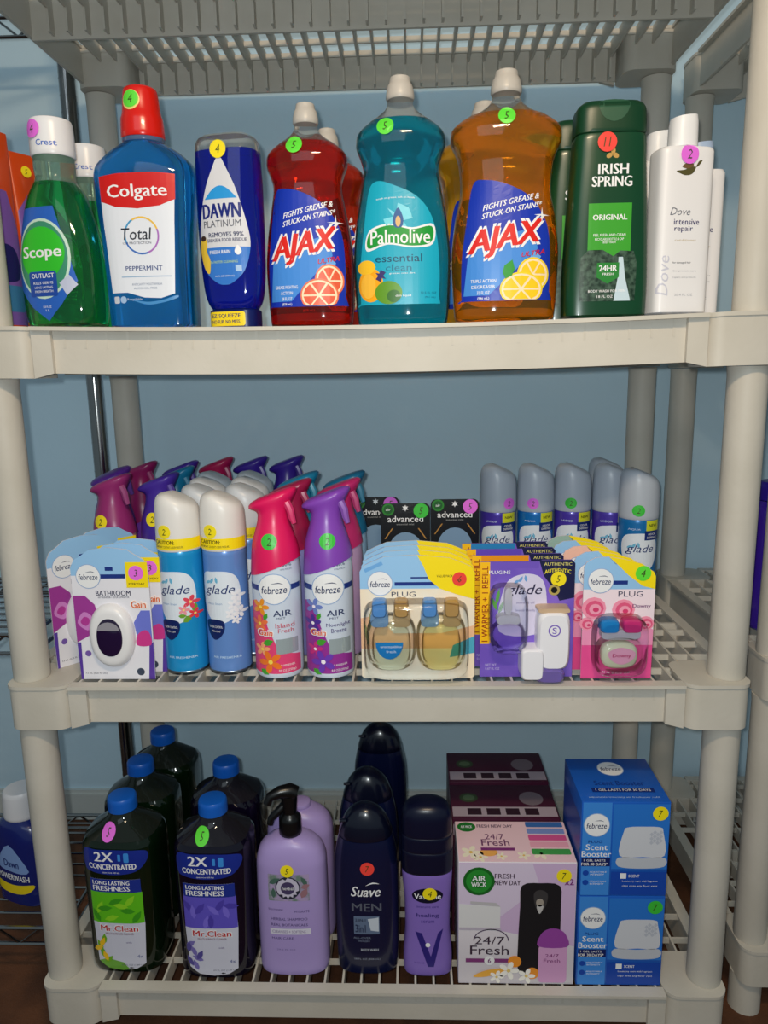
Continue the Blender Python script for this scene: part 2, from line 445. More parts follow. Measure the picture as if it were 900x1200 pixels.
# ---- squeeze bottle with waist (three colours)
def squeeze(name, label, loc, rz, sx, h, liq, capm, fill=1., group=None, bulge=1.):
    T = thing(name, label, 'bottle', loc, rz, group)
    k = h/277.
    B = Loft(T, 'body', [(z*k, hw*sx*(bulge if 150 < z < 240 else 1), hd*sx, n) for z, hw, hd, n in
        ((0, 49, 29, 2.6), (3, 53, 32, 2.6), (10, 54.5, 34, 2.5), (40, 56.5, 35, 2.4), (75, 57.5, 35.5, 2.4), (115, 54, 34.5, 2.4), (150, 48, 33, 2.3), (176, 44, 31.5, 2.3),
         (190, 47.5, 33, 2.3), (203, 52, 34.5, 2.2), (213, 51.5, 34, 2.2), (221, 46, 31.5, 2.1), (228, 37, 27.5, 2.))], liq, 44)
    Loft(T, 'neck', [(228.2*k, 36.9*sx, 27.4*sx, 2), (233*k, 29*sx, 23.5*sx, 2), (241*k, 18.5*sx, 17.5*sx, 2), (247*k, 15*sx, 15*sx, 2), (255*k, 14*sx, 14*sx, 2)], CLEAR, 32)
    cp = Loft(T, 'cap', [(252*k, 15.2*sx, 15.2*sx, 2), (254*k, 16.4*sx, 16.4*sx, 2), (268*k, 14.2*sx, 14.2*sx, 2), (270*k, 12.6*sx, 12.6*sx, 2), (276*k, 11.6*sx, 11.6*sx, 2), (277*k, 10*sx, 10*sx, 2)], capm, 28)
    return T, B, cp, k
CAPW = mat('frosted_cap', (214, 208, 200), .35, .5, trans=.25)
LQ_TEAL = liquid('teal_soap', (0, 172, 200)); LQ_RED = liquid('red_soap', (240, 56, 24)); LQ_AMB = liquid('amber_soap', (255, 178, 34))
LQ_BLUE = liquid('blue_rinse', (36, 156, 246)); LQ_GREEN = liquid('green_rinse', (40, 204, 104)); LQ_DAWN = liquid('dark_blue_soap', (14, 30, 170), .6)

# palm-print teal bottle
x = .0435
T, B, cp, k = squeeze('dish_soap_bottle', 'teal green dish soap bottle with aqua label and fruit, between two soap bottles', (x, .068, S1(x)), -3, 1., 277, LQ_TEAL, CAPW)
lab = decal(B, 'label', sm([(-48, 26), (-46, 24), (38, 24), (43, 28), (45, 60), (42, 98), (34, 125), (18, 143), (-8, 155), (-26, 160), (-36, 150), (-42, 110), (-47, 70)], 4), ink(22, 168, 196), 0, T)
decal(B, 'orange_print', ell(-35, 46, 15, 19), ink(248, 170, 20), 1, lab); decal(B, 'orange_print', ell(-40, 66, 11, 8), ink(250, 196, 40), 1, lab)
decal(B, 'orange_core', ell(-38, 45, 9, 14), ink(250, 190, 60), 2, lab)
decal(B, 'blossom_print', star(-23, 56, 7, 3, 6), ink(60, 50, 110), 2, lab)
decal(B, 'lime_print', ell(-14, 37, 16, 13), ink(96, 150, 30), 3, lab); decal(B, 'lime_shade', ell(-8, 33, 8, 7), ink(54, 110, 30), 4, lab)
bn = decal(B, 'banner_edge', sm([(-39, 84), (-36, 106), (-12, 113), (14, 108), (38, 112), (37, 90), (14, 86), (-14, 90)], 5), WHITE, 1, lab)
decal(B, 'banner', sm([(-37, 87), (-34.5, 104), (-12, 111), (14, 106), (36, 109.5), (35, 92), (14, 88), (-14, 92)], 5), ink(28, 150, 52), 2, bn)
text(B, 'Palmolive', 0, 98.5, 68, 16, WHITE, 3, bn, .018)
decal(B, 'drop_halo', star(-2, 118, 17, 6, 8), ink(120, 214, 232), 1, lab)
decal(B, 'drop_emblem', sm([(-2, 130), (4, 118), (2, 109), (-6, 109), (-8, 118)], 4), ink(40, 90, 150), 3, lab); decal(B, 'drop_core', ell(-2, 115, 3, 6, 10), ink(220, 180, 120), 4, lab)
text(B, 'essential', -2, 75, 54, 8.5, ink(8, 70, 100), 1, lab, .004); text(B, 'clean', -2, 64.5, 30, 7.5, ink(8, 110, 140), 1, lab)
text(B, 'tough on grease, soft on hands', -5, 141, 44, 2.6, WHITE, 1, lab, arc=1); text(B, 'grease cuts dirt', 2, 58, 30, 2.2, WHITE, 1, lab)
text(B, 'dish liquid', 3, 33, 18, 3, WHITE, 5, lab, .01); text(B, '32.5 FL OZ', 32, 36, 18, 2.5, ink(10, 80, 110), 1, lab); text(B, '(961 mL)', 34, 31, 12, 2.3, ink(10, 80, 110), 1, lab)
sticker(B, T, -15, 217, 'green', '5', 9.5)

def ajax_label(B, T, sx, fruit, lines):
    lab = decal(B, 'label', [(p[0]*sx, p[1]) for p in sm([(-50, 26), (-47, 24), (44, 24), (48, 28), (49, 60), (47, 96), (40, 117), (24, 137), (0, 150), (-24, 156), (-38, 152), (-45, 110), (-50, 70)], 4)], ink(20, 52, 176), 0, T)
    decal(B, 'light_sweep', [(-48*sx, 30), (-20*sx, 30), (34*sx, 80), (30*sx, 104), (-42*sx, 84)], ink(70, 140, 222), 1, lab)
    decal(B, 'light_sweep', [(-4*sx, 26), (14*sx, 26), (38*sx, 72), (30*sx, 78)], ink(110, 170, 234), 2, lab)
    text(B, 'FIGHTS GREASE &', 4*sx, 132, 62*sx, 6.2, WHITE, 2, lab, .03, .25, slant=13); text(B, 'STUCK-ON STAINS*', 5*sx, 123, 66*sx, 6.2, WHITE, 2, lab, .03, .25, slant=13)
    text(B, 'AJAX', -2*sx, 90.5, 82*sx, 34, WHITE, 3, lab, .085, .22, slant=13, name='lettering_edge'); text(B, 'AJAX', -2*sx, 90.5, 81*sx, 33, ink(222, 34, 22), 4, lab, .05, .22, slant=13)
    text(B, 'ULTRA', 29*sx, 75.5, 26*sx, 5.2, ink(206, 30, 30), 4, lab, .03, .2, slant=4)
    decal(B, 'sparkle', star(38*sx, 117, 9, 1.4, 4), WHITE, 5, lab)
    for i, (s, wd) in enumerate(lines): text(B, s, -26*sx, 46-6.5*i, wd*sx, 3.6, WHITE, 3, lab, .015)
    f = fruit
    for j, (cx, cz, rx, rz) in enumerate(((32, 52, 18, 19), (16, 36, 24, 19))):
        d = decal(B, 'fruit_print', [(p[0]*sx, max(24.5, p[1])) for p in ell(min(cx, 47-rx), cz, rx, rz)], f[0], 5+3*j, lab)
        decal(B, 'fruit_pith', [(p[0]*sx, max(24.6, p[1])) for p in ell(min(cx, 47-rx), cz, rx-2, rz-2)], ink(252, 226, 190), 6+3*j, d)
        for a in range(0, 360, 60):
            c0 = min(cx, 47-rx)
            tri = [(c0+q*(rx-4)*math.cos(math.radians(a+t)), cz+q*(rz-4)*math.sin(math.radians(a+t))) for q, t in ((.12, 30), (1, 4), (1, 30), (1, 56))]
            decal(B, 'fruit_segment', [(p[0]*sx, max(25, p[1])) for p in tri], f[1], 7+3*j, d)
    if len(f) > 2: decal(B, 'leaf_print', leaf(2*sx, 58, 22, 14, 70), f[2], 12, lab)
    return lab
x = -.067
T, B, cp, k = squeeze('dish_soap_bottle', 'red dish soap bottle with blue label and grapefruit slices, beside dark blue soap', (x, .072, S1(x)), -3, .92, 253, LQ_RED, CAPW)
ajax_label(B, T, .92, (ink(236, 120, 80), ink(232, 96, 62)), (('GREASE FIGHTING', 30), ('ACTION', 16), ('28 FL OZ', 14), ('(828 mL)', 13)))
sticker(B, T, -9, 202, 'green', '5', 9.5); red_bottle = T
dup(red_bottle, (-.052, .165, S1(-.05)), 'red dish soap bottle standing behind the front red soap bottle', 0, skip=('price_sticker',))
x = .165
T, B, cp, k = squeeze('dish_soap_bottle', 'amber orange dish soap bottle with blue label and lemon slices', (x, .07, S1(x)), -2, 1.09, 279, LQ_AMB, CAPW, bulge=1.13)
ajax_label(B, T, 1.02, (ink(248, 214, 40), ink(250, 206, 30), ink(40, 150, 40)), (('TRIPLE ACTION', 28), ('DEGREASER', 26), ('32 FL OZ', 14), ('(946 mL)', 13)))
sticker(B, T, -2, 222, 'green', '5', 9.5); amb = T
dup(amb, (.150, .17, S1(.15)), 'amber dish soap bottle half hidden behind the front amber bottle', 0, skip=('price_sticker',))

# ---- blue mouthwash
x = -.2575
T = thing('mouthwash_bottle', 'blue mouthwash bottle with red cap and white label', 'bottle', (x, .066, S1(x)), -3)
B = Loft(T, 'body', [(0, 48, 28, 3.4), (3, 52, 31, 3.4), (30, 52.5, 31.5, 3.4), (90, 54, 32, 3.4), (150, 58.5, 33.5, 3.2), (172, 59.5, 34, 3.), (182, 58, 33, 2.8), (196, 46, 29, 2.4), (206, 30, 24, 2.2), (210, 24, 22, 2)], LQ_BLUE, 44)
Loft(T, 'neck', [(209, 23, 22, 2), (211, 24.5, 23, 2), (214.5, 24.5, 23, 2)], mat('clear_blue', (120, 150, 200), .08, trans=.6), 30)
cpm = plast(214, 24, 8, .25, .3)
cp = Loft(T, 'cap', [(214, 24, 24, 2), (216, 25, 25, 2), (236, 24, 24, 2), (240, 22.5, 22.5, 2), (262, 20, 20, 2), (267, 19, 19, 2), (269, 16.5, 16.5, 2)], cpm, 36)
decal(cp, 'sticker_edge', ell(-4, 252, 10.8), ink(244, 220, 130), 1, T); sticker(cp, T, -4, 253, 'green', '4', 9.5, 3)
lab = decal(B, 'label', [(-45, 169), (-44, 120), (-40, 40), (-20, 40), (0, 34), (20, 33), (36, 38), (41, 120), (45, 169), (20, 171), (-20, 171)], ink(226, 230, 240), 0, T)
rd = decal(B, 'red_banner', [(-45, 169), (-44.4, 142), (-26, 135), (0, 132.5), (26, 135), (43.6, 142), (45, 169), (20, 171), (-20, 171)], ink(206, 22, 16), 1, lab)
text(B, 'Colgate', 0, 150, 70, 18, WHITE, 2, rd, .03)
for i, (a0, a1, cl) in enumerate(((20, 120, (235, 190, 70)), (120, 200, (70, 150, 200)), (200, 290, (60, 110, 190)), (290, 380, (170, 110, 190)))):
    ot = [(2+21*math.cos(math.radians(a0+(a1-a0)*j/8)), 103+21*math.sin(math.radians(a0+(a1-a0)*j/8))) for j in range(9)]
    it = [(2+19*math.cos(math.radians(a0+(a1-a0)*j/8)), 103+19*math.sin(math.radians(a0+(a1-a0)*j/8))) for j in range(9)]
    decal(B, 'ring_print', ot+it[::-1], ink(*cl), 1, lab)
text(B, 'Total', -4, 105, 36, 13, ink(40, 42, 52), 2, lab, .01, .15); text(B, '12H PROTECTION', -4, 95, 34, 2.6, ink(60, 60, 80), 2, lab)
text(B, 'PEPPERMINT', 2, 67, 44, 5.2, ink(50, 70, 130), 2, lab, .02)
decal(B, 'print_rule', rr(-26, 57, 34, 58.2), ink(150, 180, 210), 1, lab); text(B, 'ANTICAVITY MOUTHWASH', 4, 49, 36, 2.6, ink(100, 120, 150), 1, lab); text(B, 'ALCOHOL FREE', 2, 44.5, 28, 2.2, ink(100, 120, 150), 1, lab)
decal(B, 'badge', rr(-38, 28, -31, 36, 1.5), ink(200, 206, 216), 1, T); decal(B, 'badge', ell(-26, 32, 4), ink(160, 190, 226), 1, T); text(B, 'Recyclable', -12, 32, 18, 3.4, ink(190, 206, 230), 1, T)
decal(B, 'wave_print', sm([(-18, 33), (2, 29), (22, 31), (38, 36), (38, 33), (22, 28), (2, 26)], 4), ink(70, 140, 200), 1, T)

# ---- green mouthwash
x = -.3635
T = thing('mouthwash_bottle', 'green mouthwash bottle with white cap at the front left corner', 'bottle', (x, .060, S1(x)), -16)
B = Loft(T, 'body', [(0, 42, 28, 2.8), (3, 47, 32, 2.8), (30, 50, 34, 2.8), (60, 50.5, 34, 2.8), (95, 47.5, 33, 2.6), (130, 40, 30, 2.5), (150, 34, 27, 2.3), (157, 30, 26, 2.1), (163, 25, 25, 2)], LQ_GREEN, 40)
Loft(T, 'neck', [(163, 24.5, 24.5, 2), (170, 22.5, 22.5, 2), (180, 23.5, 23.5, 2), (193, 23, 23, 2)], mat('clear_green', (150, 186, 170), .08, .6, trans=.75, ior=1.25), 30)
capw = plast(232, 232, 236, .3)
cp = Loft(T, 'cap', [(192, 24, 24, 2), (193.5, 25, 25, 2), (229, 24, 24, 2), (232, 23, 23, 2), (233, 21, 21, 2)], capw, 36)
d = text(cp, 'Crest', 9, 204, 21, 6.5, ink(30, 90, 190), 1, cp.obj, .02)
sticker(cp, T, -5, 219, 'pink', '4', 10)
lab = decal(B, 'label', [(-30, 134), (16, 134), (24, 110), (34, 75), (40, 50), (20, 24), (0, 6), (-22, 22), (-42, 45), (-40, 80), (-36, 110)], ink(40, 96, 190), 0, T)
decal(B, 'leaf_ring', ell(-2, 76, 37, 45, 28), ink(196, 222, 206), 1, lab); decal(B, 'leaf_ring', ell(-2, 76, 34, 42, 28), ink(60, 140, 110), 2, lab)
gc = decal(B, 'green_disc', ell(-2, 82, 31, 30), ink(50, 190, 40), 3, lab)
text(B, 'Scope', -2, 82, 54, 17, WHITE, 4, gc, .04)
bp = decal(B, 'blue_panel', rr(-22, 34, 17, 62, 3), ink(28, 70, 160), 4, lab)
text(B, 'OUTLAST', -2, 57, 32, 5.2, WHITE, 5, bp, .03); text(B, 'KILLS GERMS', -2, 49, 28, 3, WHITE, 5, bp, .01); text(B, 'LONG LASTING', -2, 44, 26, 2.6, WHITE, 5, bp); text(B, 'FRESH BREATH', -2, 39.5, 26, 2.6, WHITE, 5, bp)
decal(B, 'seal_print', [(28, 34), (40, 46), (32, 57), (20, 48)], ink(190, 196, 220), 4, lab); text(B, '33.8 FL OZ', 0, 22, 12, 2.4, WHITE, 1, lab); text(B, '1 L', 0, 18, 5, 2.4, WHITE, 1, lab)
dup(T, (-.366, .160, S1(-.34)), 'green mouthwash bottle directly behind the front green mouthwash', -14, skip=('price_sticker',))

# ---- inverted dark blue dish soap
x = -.1575
T = thing('dish_soap_bottle', 'dark blue inverted dish soap bottle standing on its yellow marked cap', 'bottle', (x, .060, S1(x)), -12)
Loft(T, 'cap', [(0, 28, 20, 3.2), (1, 29.5, 21, 3.2), (20, 29.5, 21, 3.2), (22, 27, 19, 3)], plast(14, 26, 90, .3), 36)
cs = Loft(T, 'cap_band', [(1.5, 29.8, 21.3, 3.2), (19, 29.8, 21.3, 3.2)], plast(14, 26, 90, .3), 36)
yb = decal(cs, 'yellow_label', rr(-27, 2, 20, 18.5, 3), ink(246, 214, 30), 0, T); text(cs, 'EZ-SQUEEZE', -4, 13.4, 37, 5.2, NAVY, 1, yb, .03); text(cs, 'NO FLIP. NO MESS.', -4, 7, 37, 4, NAVY, 1, yb, .03)
B = Loft(T, 'body', [(22, 27, 20, 2.8), (28, 31, 23, 2.8), (45, 36, 25, 2.6), (80, 38.5, 27, 2.5), (120, 39, 27.5, 2.6), (160, 38.5, 27, 2.8), (186, 37.5, 26, 3.), (197, 37, 25.5, 3.2)], LQ_DAWN, 40)
Loft(T, 'bottle_top', [(197.2, 37, 25.5, 3.2), (206, 36, 24.5, 3.2), (212, 33.5, 22, 3), (215, 29, 18, 3)], CLEAR, 40)
tear = sm([(0, 189), (-9, 175), (-20, 150), (-29, 115), (-31, 90), (-24, 64), (-10, 51), (0, 48.5), (10, 51), (24, 64), (31, 90), (29, 115), (20, 150), (9, 175)], 4)
lab = decal(B, 'label', tear, ink(214, 214, 220), 0, T)
decal(B, 'sunburst', [(-20+40*i/12, 143+14*math.sin(PI*i/12)) for i in range(13)], ink(40, 150, 220), 1, lab)
text(B, 'DAWN', 0, 130, 46, 16, ink(20, 34, 120), 2, lab, .05); text(B, 'PLATINUM', 0, 116, 46, 7.4, ink(90, 92, 104), 2, lab)
text(B, 'REMOVES 99%', 4, 104, 42, 5, ink(30, 40, 90), 2, lab, .03); text(B, 'GREASE & FOOD RESIDUE', 4, 98, 48, 3.6, ink(30, 40, 90), 2, lab, .02)
decal(B, 'blue_panel', [p for p in tear if p[1] < 92], ink(54, 120, 206), 1, lab)
text(B, 'FRESH RAIN', -4, 85, 26, 4, WHITE, 2, lab, .03); decal(B, 'drop_print', sm([(18, 92), (22, 85), (18, 81), (14, 85)], 4), WHITE, 2, lab)
text(B, '3x FASTER CLEANING', 0, 74, 34, 2.6, ink(190, 220, 120), 2, lab); text(B, '16 FL OZ (473 mL)', 0, 58, 24, 2.4, WHITE, 2, lab); decal(B, 'badge', rr(14, 63, 21, 70), ink(170, 200, 236), 2, lab)
decal(B, 'duckling_print', sm([(-24, 104), (-20, 96), (-21, 86), (-17, 76), (-19, 62), (-25, 66), (-30, 82), (-30, 98)], 4), ink(236, 196, 60), 3, lab); decal(B, 'dark_feather', ell(-25, 101, 4, 3), ink(60, 40, 30), 4, lab)
decal(B, 'sticker_back', ell(0, 196, 9.8), ink(250, 230, 30), 7, T); sticker(B, T, 0, 196, 'yellow', '4', 9.5, 8)

# ---- green body wash
x = .279
T = thing('body_wash_bottle', 'dark green body wash bottle with flat flip cap and waterfall label', 'bottle', (x, .055, S1(x)), 0)
GR = plast(8, 62, 34, .3, .2)
B = Loft(T, 'body', [(0, 43, 22, 4), (3, 47, 25, 4), (30, 47.5, 25.5, 4), (100, 45, 25, 4), (170, 41, 24, 4), (196, 39.5, 23.5, 4), (198, 38.5, 23, 4)], GR, 48)
cp = Loft(T, 'flip_cap', [(198.5, 38.5, 23, 4), (199.5, 39.5, 23.8, 4), (224, 38.5, 23, 4), (229, 36, 21.5, 4), (232, 32, 19, 4)], plast(8, 56, 30, .35), 44)
decal(cp, 'thumb_notch', sm([(-15, 231), (15, 231), (13, 216), (0, 209), (-13, 216)], 4), plast(40, 84, 60, .4), 1, cp.obj)
text(B, 'IRISH', 1, 160, 33, 11, WHITE, 0, T, .04); text(B, 'SPRING', 0, 147, 44, 11, WHITE, 0, T, .04)
decal(B, 'clover_print', [ell(-4, 174, 3.6, 2.6, 10, 30), ell(3, 174, 3.6, 2.6, 10, -30), ell(0, 179, 2.6, 3.4, 10)], ink(190, 150, 80), 0, T)
gl = decal(B, 'label', rr(-25, 66, 23, 124), ink(60, 160, 44), 0, T)
text(B, 'ORIGINAL', -1, 109, 38, 6, WHITE, 1, gl, .04); text(B, 'FEEL FRESH AND CLEAN', -1, 90, 36, 2.8, WHITE, 1, gl, .01); text(B, 'RECYCLABLE BOTTLE & CAP', -1, 85.5, 32, 2.6, WHITE, 1, gl, .01); text(B, 'BODY WASH', -1, 82, 14, 2.4, WHITE, 1, gl, .01)
fr = decal(B, 'forest_print', [(-33, 18), (30, 18), (31, 60), (27, 72), (20, 66), (12, 73), (4, 67), (-8, 74), (-14, 68), (-24, 74), (-32, 66)], mat('forest_ink', (16, 44, 30), .4, noise=((70, 96, 80), 160., 6.)), 1, T)
decal(B, 'waterfall_print', [(10, 66), (15, 66), (18, 44), (25, 18), (6, 18), (10, 44)], ink(196, 216, 226), 2, fr)
sh = decal(B, 'shield_badge', [(-14, 60), (11, 60), (11, 44), (-1.5, 37), (-14, 44)], ink(40, 130, 50), 3, fr); text(B, '24HR', -1.5, 54, 20, 6.5, WHITE, 4, sh, .04); text(B, 'FRESH', -1.5, 47.5, 12, 2.6, WHITE, 4, sh, .02)
text(B, 'BODY WASH FOR MEN', -2, 29, 42, 2.8, WHITE, 3, fr, .01); text(B, '18 FL OZ', -4, 23, 18, 2.8, WHITE, 3, fr)
sticker(B, T, -7, 188, 'red', '11', 10.5)
dup(T, (.262, .116, S1(.262)), 'dark green body wash bottle standing behind the front green one', 0, skip=('price_sticker',))

# ---- white shampoo bottles
def white_shampoo(label, loc, rz, h, sx=1., capm=None):
    T = thing('shampoo_bottle', label, 'bottle', loc, rz, 'white shampoo bottles')
    B = Loft(T, 'body', [(0, 29*sx, 17, 5), (2, 32*sx, 20, 5), (h*.82, 32*sx, 20, 5), (h*.84, 30*sx, 18.5, 4.5), (h*.845, 22*sx, 15, 4)], plast(234, 232, 234, .35), 44)
    cp = Loft(T, 'cap', [(h*.846, 14.5, 14.5, 2.4), (h*.85, 15.5, 15.5, 2.4), (h*.97, 15, 15, 2.4), (h*.985, 14.5, 14.5, 2.4), (h, 14, 14, 2.4)], capm or plast(238, 238, 240, .35), 32, shear=lambda x, y, z: .10*x if z > h*.95 else 0)
    lab = B.obj
    text(B, 'Dove', -9, 111, 24, 8, ink(110, 112, 122), 0, lab, 0, .3); text(B, 'intensive', -1, 100, 30, 6, ink(46, 40, 100), 0, lab, .02); text(B, 'repair', -4, 92, 22, 7, ink(46, 40, 100), 0, lab, .02)
    text(B, 'conditioner', -1, 80.5, 26, 2.6, ink(190, 170, 130), 0, lab)
    text(B, 'for damaged hair', -4, 56, 22, 2.6, ink(60, 60, 70), 0, lab, .01); text(B, 'bio-protein care', 0, 47, 28, 2.2, ink(150, 150, 160), 0, lab); text(B, 'repairs and protects', 0, 40, 28, 2.2, ink(150, 150, 160), 0, lab); text(B, '20.4 FL OZ', 0, 21, 22, 2.6, ink(160, 160, 170), 0, lab)
    text(B, 'Dove', -25, 42, 44, 12, ink(200, 200, 214), 0, lab, 0, .2, rot=90)
    return T, B
T, B = white_shampoo('white shampoo bottle with bird emblem and purple price sticker', (.3615, .0525, S1(.36)), 10, 214)
bird = decal(B, 'bird_emblem', sm([(-16, 153.5), (-6, 155), (0, 159), (8, 158), (14, 165), (9, 163), (4, 152), (-4, 149), (-12, 151)], 4), ink(84, 78, 40), 1, T)
decal(B, 'bird_wing', sm([(-10, 158), (-2, 163), (4, 160), (-2, 156)], 4), ink(110, 84, 50), 2, bird)
sticker(B, T, -2, 171, 'pink', '2', 10.5)
white_shampoo('white shampoo bottle hidden behind the front white one, its left shoulder showing', (.366, .150, S1(.36)), 0, 226, 1.)
white_shampoo('white shampoo bottle with pale blue cap nearest the right post', (.4005, .106, S1(.40)), 0, 200, .86, plast(170, 190, 220, .35))

# ---- orange and purple pouches at the far left
for i, (x, y, h, rz, lb) in enumerate(((-.4385, .152, 222, 60, 'orange and purple pouch wedged between left post and green mouthwash'), (-.4570, .092, 238, 70, 'taller orange topped purple pouch cut off at the left photo edge'))):
    T = thing('laundry_pouch', lb, 'pouch', (x, y, SZ[1]+.0005), rz, 'orange and purple pouches')
    B = Loft(T, 'pouch', [(0, 24, 13, 2.6), (3, 26, 15, 2.6), (60, 27, 14, 2.6), (130, 27.5, 9, 2.8), (190, 28, 4, 3), (h-2, 28, 1.2, 4), (h, 27.5, .8, 4)], mat('pouch_film_orange', (206, 70, 14), .3, coat=.3), 36)
    pp = decal(B, 'purple_print', [(-25, 6), (25, 6), (24, 120), (14, 168), (-10, 172), (-25, 150)], ink(120, 84, 170), 0, T)
    decal(B, 'pod_print', sm([(-20, 60), (-22, 92), (-4, 104), (14, 96), (16, 66), (0, 58)], 4), ink(34, 30, 96), 1, pp); decal(B, 'pod_shine', ell(-8, 88, 5, 4), ink(120, 130, 210), 2, pp)
    decal(B, 'teal_print', rr(-22, 22, 18, 54, 4), ink(60, 120, 170), 1, pp)
    sticker(B, T, -8, h-22, 'yellow', '5', 7)
# ================================================================== MIDDLE SHELF
Z2 = .0002
FB_BLUE = ink(150, 196, 236); FEBNAVY = ink(30, 52, 130)
def feb_logo(S, parent, cx, cz, r, layer=3):
    e = decal(S, 'logo_ring', ell(cx, cz, r*1.06, n=28), ink(150, 176, 214), layer, parent); decal(S, 'logo_disc', ell(cx, cz, r, n=28), WHITE, layer+1, e)
    text(S, 'febreze', cx, cz-.05*r, r*1.62, r*.5, ink(20, 40, 90), layer+2, e, .01, .15)
    decal(S, 'logo_swash', sm([(cx-.2*r, cz+.36*r), (cx+.3*r, cz+.44*r), (cx+.6*r, cz+.3*r), (cx+.3*r, cz+.38*r)], 3), ink(20, 40, 90), layer+2, e)
    return e
# ---- mist sprayers
def spray(label, x, y, rz, head, low, body=(206, 216, 232), full=None, group='mist spray bottles', stick=None):
    T = thing('air_mist_sprayer', label, 'spray bottle', (x, y, Z2), rz, group)
    B = Loft(T, 'body', [(0, 27, 27, 2), (2, 30, 30, 2), (6, 31, 31, 2), (70, 31, 31, 2), (130, 31, 31, 2), (150, 30.2, 30.2, 2), (172, 28, 28, 2), (176, 27.2, 27.2, 2)], mat('spray_film_%d_%d_%d' % body, body, .3, .5, coat=.2), 36)
    hm = plast(*head, .32)
    H = Loft(T, 'spray_head', [(140, 31.6, 31.6, 2), (152, 30.7, 30.7, 2), (172, 28.4, 28.4, 2), (188, 24, 24, 2), (203, 20, 20, 2), (210, 19.5, 19, 2), (217, 22, 18.5, 2, 0), (224, 27.5, 19, 2.2, 0), (228, 30.5, 19.5, 2.3, 0), (231, 30.5, 19, 2.3, 0), (234, 27, 16, 2.3, 0), (235.5, 20, 11, 2.2, 0)], hm, 36,
             shear=lambda x, y, z: (.36*x*min(1, max(0, (z-208)/18)) if z > 208 else (.36*x+4)*max(0, 1-(z-140)/34)))
    tb = bmesh.new(); tube_bm(tb, [(.019, -.010, .226), (.0235, -.011, .216), (.025, -.011, .207), (.028, -.012, .199)], [.005, .005, .0045, .003], 8)
    link('trigger', frombm('trigger', tb), plast(*[min(255, int(c*.8+34)) for c in head], .35), T)
    if full:
        lo, words, cl, fl, fc = full
        decal(B, 'navy_band', rr(-30.4, 117, 30.4, 124), FEBNAVY, 0, T)
        feb_logo(B, T, 2, 119.5, 19, 1)
        lp = decal(B, 'scent_print', [(-30, 8), (29, 8), (29, 30), (14, 36), (2, 46), (-8, 70), (-14, 96), (-22, 104), (-30, 100)], ink(*low), 0, T)
        text(B, 'AIR', 11, 88, 22, 7.5, ink(50, 60, 100), 2, T, .02); text(B, 'MIST', 9, 81.5, 11, 2.6, ink(50, 60, 100), 2, T)
        text(B, words[0], 13, 72, 22 if len(words[0]) < 7 else 28, 6, ink(*cl), 3, T, .015); text(B, words[1], 14, 65, 18, 5.4, ink(*cl), 3, T, .015)
        text(B, 'Gain', -11, 63, 20, 9, WHITE, 7, T, .07, .1, name='lettering_edge'); text(B, 'Gain', -11, 63, 18.5, 8, ink(232, 96, 20), 8, T, .03, .1)
        flower(B, lp, -16, 96, 11, ink(*fl[0]), ink(*fc), 3); flower(B, lp, -18, 74, 11, ink(*fl[1]), ink(*fc), 3, rot=20); flower(B, lp, -16, 40, 10, ink(*fl[2]), ink(*fc), 3, rot=10)
        flower(B, lp, -6, 24, 15, ink(*fl[3]), ink(*fc), 5, rot=40)
        decal(B, 'leaf_print', [leaf(-8, 50, 14, 9, 20), leaf(-14, 10, 12, 8, -30), leaf(-10, 84, 10, 6, 60)], ink(70, 160, 50), 4, lp)
        decal(B, 'window_strip', rr(2, 34, 27, 54, 1), mat('window_film', (176, 190, 196), .12, .6, metal=.3), 1, T)
        text(B, '100%', 17, 150, 12, 5, ink(70, 90, 120), 1, T, .01); text(B, 'NATURAL PROPELLANT', 17, 144, 13, 2, ink(70, 90, 120), 1, T); decal(B, 'leaf_mark', leaf(5, 148, 7, 4, 60), ink(110, 170, 90), 1, T)
        text(B, 'AIR REFRESHER', 14, 19, 18, 2.6, WHITE, 2, lp); text(B, '8.8 OZ (250 g)', 14, 12, 20, 3.6, WHITE, 2, lp)
    if stick: sticker(H, T, stick[0], stick[1], stick[2], stick[3], 9.8, 3)
    return T
spray('hot pink headed mist sprayer with orange flowers, front row', -.1225, .0515, 0, (222, 24, 92), (226, 70, 120), full=(1, ('Island', 'Fresh'), (200, 90, 110), ((240, 150, 40), (240, 120, 70), (250, 170, 120), (240, 120, 40)), (250, 220, 90)), stick=(-2, 179, 'dgreen', '2'))
spray('violet headed mist sprayer with purple flowers, front row', -.0555, .0515, 0, (128, 66, 176), (150, 50, 150), full=(1, ('Moonlight', 'Breeze'), (90, 80, 130), ((110, 130, 200), (80, 50, 150), (200, 50, 130), (110, 60, 180)), (250, 240, 250)), stick=(3, 179, 'dgreen', '2'))
MAU, IND, CRI, TEA, PUR = (148, 44, 110), (66, 40, 150), (170, 24, 80), (24, 120, 160), (96, 40, 150)
spray('mauve headed mist sprayer with dusty pink body, behind the bathroom freshener packs', -.388, .200, 0, MAU, (200, 120, 150), (222, 150, 160), stick=(-9, 176, 'yellow', '2'))
